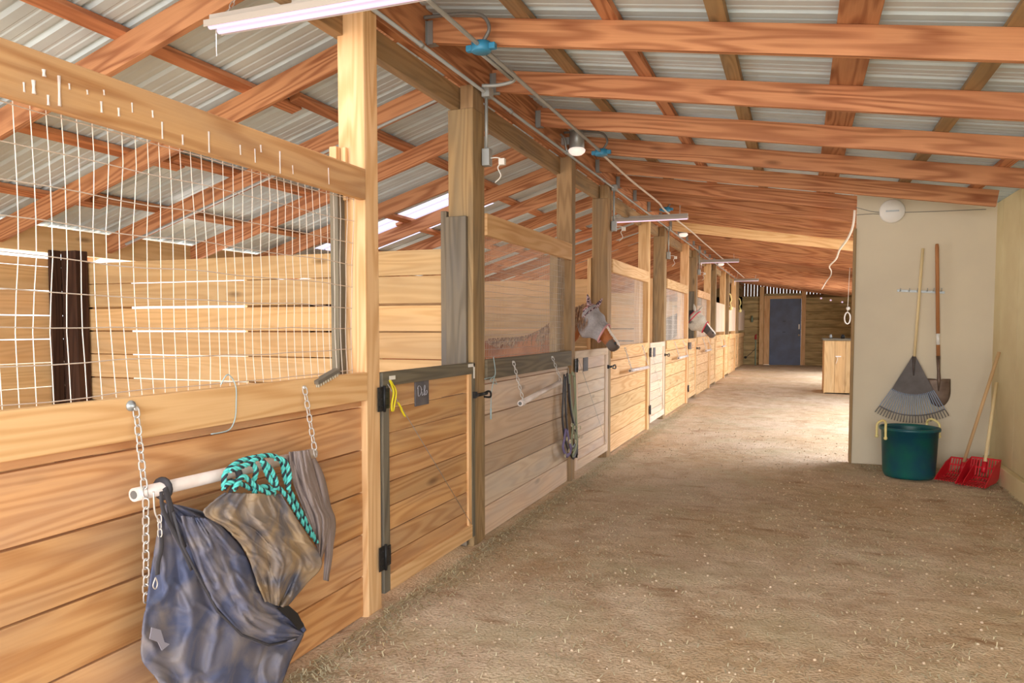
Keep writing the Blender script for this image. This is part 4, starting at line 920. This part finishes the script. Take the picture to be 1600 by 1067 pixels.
# ================================================================ HORSES
def horse(poll, muz, dirn, s, coat, label, mask_m, trim_m, ear_m, withers, neckpts, mane_m):
    """poll and muzzle points; withers and spine run back to -x"""
    poll = Vector(poll); muz = Vector(muz)
    t = thing('horse', label, 'horse', (withers[0] - .6, withers[1], 0))
    ax = (muz - poll).normalized(); side = Vector((0, 1, 0)); side = (side - ax * side.dot(ax)).normalized(); dors = side.cross(ax) * -1
    if dors.z < 0: dors = -dors
    L = (muz - poll).length
    # (position along head, dorsal offset, ventral offset, half width)
    prof = [(-.06, .02, .14, .05), (0, .07, .15, .075), (.10, .085, .215, .095), (.22, .085, .235, .105), (.34, .08, .22, .10), (.46, .072, .155, .085), (.58, .062, .112, .070), (.70, .056, .094, .062), (.82, .052, .090, .060), (.91, .050, .096, .062), (.98, .040, .086, .052), (1.03, .010, .045, .030)]
    k = L / .56
    def ring(c, d0, d1, hw, a, dv, sv, n=20):
        out = []
        for j in range(n):
            q = 2 * PI * j / n; cs, sn = math.cos(q), math.sin(q); out.append(c + dv * (cs * (d0 if cs > 0 else d1)) + sv * (sn * hw * (1.0 if cs > 0 else (1 - .25 * -cs))))
        return out
    def headpt(tt, grow=0):
        for i in range(len(prof) - 1):
            if prof[i][0] <= tt <= prof[i + 1][0]:
                f = (tt - prof[i][0]) / (prof[i + 1][0] - prof[i][0]); f = f * f * (3 - 2 * f) * .3 + f * .7
                v = [prof[i][q] + (prof[i + 1][q] - prof[i][q]) * f for q in (1, 2, 3)]; break
        else: v = list(prof[-1][1:])
        return ring(poll + ax * (tt * L), v[0] * k + grow, v[1] * k + grow, v[2] * k + grow, 0, dors, side)
    mb = MB()
    def loft(rings):
        mb.grid(rings, True); n = len(rings[0]); 
        for r_, rev in ((rings[0], False), (rings[-1], True)):
            n0 = len(mb.v); mb.v += [tuple(p) for p in r_]; mb.face(list(range(n0, n0 + n))[::(-1 if rev else 1)], [(0, 0)] * n, (1, 1, 1, 1))
    loft([headpt(-.06 + 1.08 * i / 22) for i in range(23)])
    # neck and trunk: centre x, z, half height, half width
    wx, wy, wz = withers
    nk = [(poll + ax * (.12 * L) - dors * .07, .085, .07), (poll - ax * .02 - dors * .10 + Vector((-.04, 0, -.02)), .115, .08)]
    for (x, z, hh, hw) in neckpts: nk.append((Vector((x, wy, z)), hh, hw))
    body = [(wx + .10, wz - .30, .27, .19), (wx - .10, wz - .30, .30, .23), (wx - .40, wz - .33, .30, .27), (wx - .75, wz - .34, .29, .28), (wx - 1.05, wz - .30, .28, .26), (wx - 1.25, wz - .32, .25, .21), (wx - 1.38, wz - .36, .14, .10)]
    cs = nk + [(Vector((x, wy, z)), hh, hw) for x, z, hh, hw in body]
    rings = []
    for i, (c_, hh, hw) in enumerate(cs):
        a_ = cs[max(0, i - 1)][0]; b_ = cs[min(len(cs) - 1, i + 1)][0]; d = (b_ - a_).normalized(); sv = Vector((0, 1, 0)); dv = sv.cross(d); dv = dv if dv.z > 0 or abs(dv.z) < .3 and dv.x < 0 else -dv
        rings.append([c_ + dv * math.cos(2 * PI * j / 20) * hh + sv * math.sin(2 * PI * j / 20) * hw for j in range(20)])
    loft(rings)
    zl = wz - .5
    for (x, sy, hind) in ((wx + .0, -1, 0), (wx + .06, 1, 0), (wx - 1.15, -1, 1), (wx - 1.08, 1, 1)):
        yy = wy + sy * .13
        if not hind: pts = [(x, yy, wz - .35), (x, yy, zl), (x + .01, yy, zl * .58), (x, yy, zl * .52), (x, yy, .14), (x + .02, yy, .08), (x + .03, yy, .0)]; rs = [.13, .085, .048, .045, .03, .038, .055]
        else: pts = [(x + .05, yy, wz - .35), (x + .12, yy, zl), (x - .08, yy, zl * .68), (x - .10, yy, zl * .60), (x - .04, yy, .14), (x - .01, yy, .08), (x, yy, .0)]; rs = [.17, .11, .055, .05, .033, .04, .055]
        mb.tube(pts, rs, 12)
    for s_ in (-1, 1):   # ears
        b0 = poll + dors * .05 * k + side * s_ * .05 * k + ax * (.0 if s_ * side.y < 0 else .045); e = Vector((-.02 if s_ * side.y < 0 else .075, 0, .115)) * k
        mb.tube([b0 - Vector((0, 0, .03)), b0 + e * .35, b0 + e * .75, b0 + e], [.018 * k, .026 * k, .018 * k, .003], 8)
    tmp = mb.build('body_tmp', coat[0], None); bpy.context.view_layer.update()
    md = tmp.modifiers.new('r', 'REMESH'); md.mode = 'VOXEL'; md.voxel_size = .0125; sm = tmp.modifiers.new('s', 'SMOOTH'); sm.factor = .6; sm.iterations = 5
    dg = bpy.context.evaluated_depsgraph_get(); dg.update(); me = bpy.data.meshes.new_from_object(tmp.evaluated_get(dg)); mw = tmp.matrix_world.copy()
    me.transform(Matrix.Translation(tmp.location - t.location)); bpy.data.objects.remove(tmp)
    me.materials.clear()
    for m_ in coat: me.materials.append(m_)
    for p in me.polygons:
        p.use_smooth = True
        w_ = Vector(p.center) + t.location - poll; tt = w_.dot(ax) / L; dd = w_.dot(dors); sl_ = abs(w_.dot(side))
        i_ = 0
        if tt > .80 and (dd < .022 * k or tt > .98): i_ = 1
        if tt > .15 and dd > (.028 if tt > .5 else .05) * k and sl_ < .045 * k and tt < 1.01: i_ = 2
        if abs(w_.dot(side)) > 1: i_ = 0
        if w_.length > L * 1.3: i_ = 0
        p.material_index = i_
    o = bpy.data.objects.new('body', me); C.objects.link(o); o.parent = t
    # nostril, eye ridge shapes under the mask
    mb = MB()
    for s_ in (-1, 1): mb.ball(poll + ax * .915 * L + side * s_ * .052 * k + dors * .018 * k, .016 * k, 10, (1, .5, 1.2))
    mb.build('nostril', M['black'], t)
    # fly mask
    mk = thing_part = None
    mb = MB(); P = []
    for i in range(16):
        tt = .02 + (.59 - .02) * i / 15; r_ = headpt(tt, .011 + .008 * math.sin(i * .9)); n = len(r_)
        # slant the lower edge back towards the jaw
        row = []
        for j, p in enumerate(r_):
            q = 2 * PI * j / n; row.append(p - ax * (math.cos(q) * .035 * (i / 15) * k))
        P.append(row)
    mb.grid(P, True); fm = mb.build('fly_mask', mask_m, t); sd_ = fm.modifiers.new('thick', 'SOLIDIFY'); sd_.thickness = .003
    mb = MB(); mb.tube([p + (p - (poll + ax * .59 * L)).normalized() * .003 for p in P[-1]], .011, 6, closed=True, flat=(1, .5))
    mb.build('mask_trim', trim_m, fm)
    mb = MB(); mb.tube([p for p in P[0]], .010, 6, closed=True); 
    if trim_m is M['redtrim']: mb.tube([p for p in P[3]], .012, 6, closed=True)
    mb.build('mask_poll_band', trim_m, fm)
    for s_ in (-1, 1):
        b0 = poll + dors * .055 * k + side * s_ * .05 * k + ax * (.0 if s_ * side.y < 0 else .045); e = Vector((-.025 if s_ * side.y < 0 else .085, 0, .12)) * k
        mb = MB(); mb.tube([b0 - Vector((0, 0, .02)), b0 + e * .15, b0 + e * .4, b0 + e * .75, b0 + e * 1.02], [.034 * k, .036 * k, .033 * k, .022 * k, .004], 10, flat=(1, .7)); mb.build('ear_cover', ear_m, fm)
    if ear_m is M['plum']:
        mb = MB(); P2 = [[q + (q - (poll + ax * L * (.02 + .04 * i))).normalized() * .004 for q in headpt(.02 + .04 * i, .016)] for i in range(4)]; mb.grid(P2, True); mb.build('ear_band', ear_m, fm)
    # mane: many fine locks falling on the camera side of the crest
    mb = MB(); crest = [poll - ax * .02 + dors * .05]
    for c_, hh, hw in cs[2:2 + len(neckpts)]: crest.append(c_ + Vector((0, 0, hh * 1.02)))
    crest.append(Vector((wx - .1, wy, wz + .005))); crest = smooth_path(crest, 14)
    for i, p in enumerate(crest):
        for r_ in range(5):
            ll = rnd.uniform(.15, .27) * (1 if i < len(crest) * .8 else .5); dx = rnd.uniform(-.05, .02); p_ = p + Vector((rnd.uniform(-.015, .015), rnd.uniform(-.02, .01), 0))
            mb.tube([p_ + Vector((0, .01, -.006)), p_ + Vector((dx * .2, -.03, .012)), p_ + Vector((dx * .6, -.078, -ll * .45)), p_ + Vector((dx, -.098, -ll))], [.004, .007, .006, .001], 4)
    mb.build('mane', mane_m, t)
    if coat[0] is M['chestnut']:
        pass
    return t
horse((-2.03, 7.5, 1.60), (-1.70, 7.46, 1.205), None, 1, [M['chestnut'], M['muzzle'], M['blaze']], 'chestnut horse in a grey fly mask looking out over the second stall door', M['mesh1'], M['pink'], M['plum'],
      (-3.0, 7.5, 1.27), [(-2.22, 1.41, .15, .08), (-2.42, 1.24, .19, .10), (-2.66, 1.08, .23, .13)], M['mane'])
horse((-1.93, 14.95, 1.68), (-1.52, 14.9, 1.245), None, 1.1, [M['blackcoat'], M['muzzle'], M['blaze']], 'dark horse in a taupe fly mask with red trim, farther down the aisle', M['mesh2'], M['redtrim'], M['mesh2'],
      (-3.0, 14.95, 1.50), [(-2.18, 1.50, .17, .09), (-2.42, 1.36, .21, .11), (-2.70, 1.23, .25, .14)], M['blackcoat'])
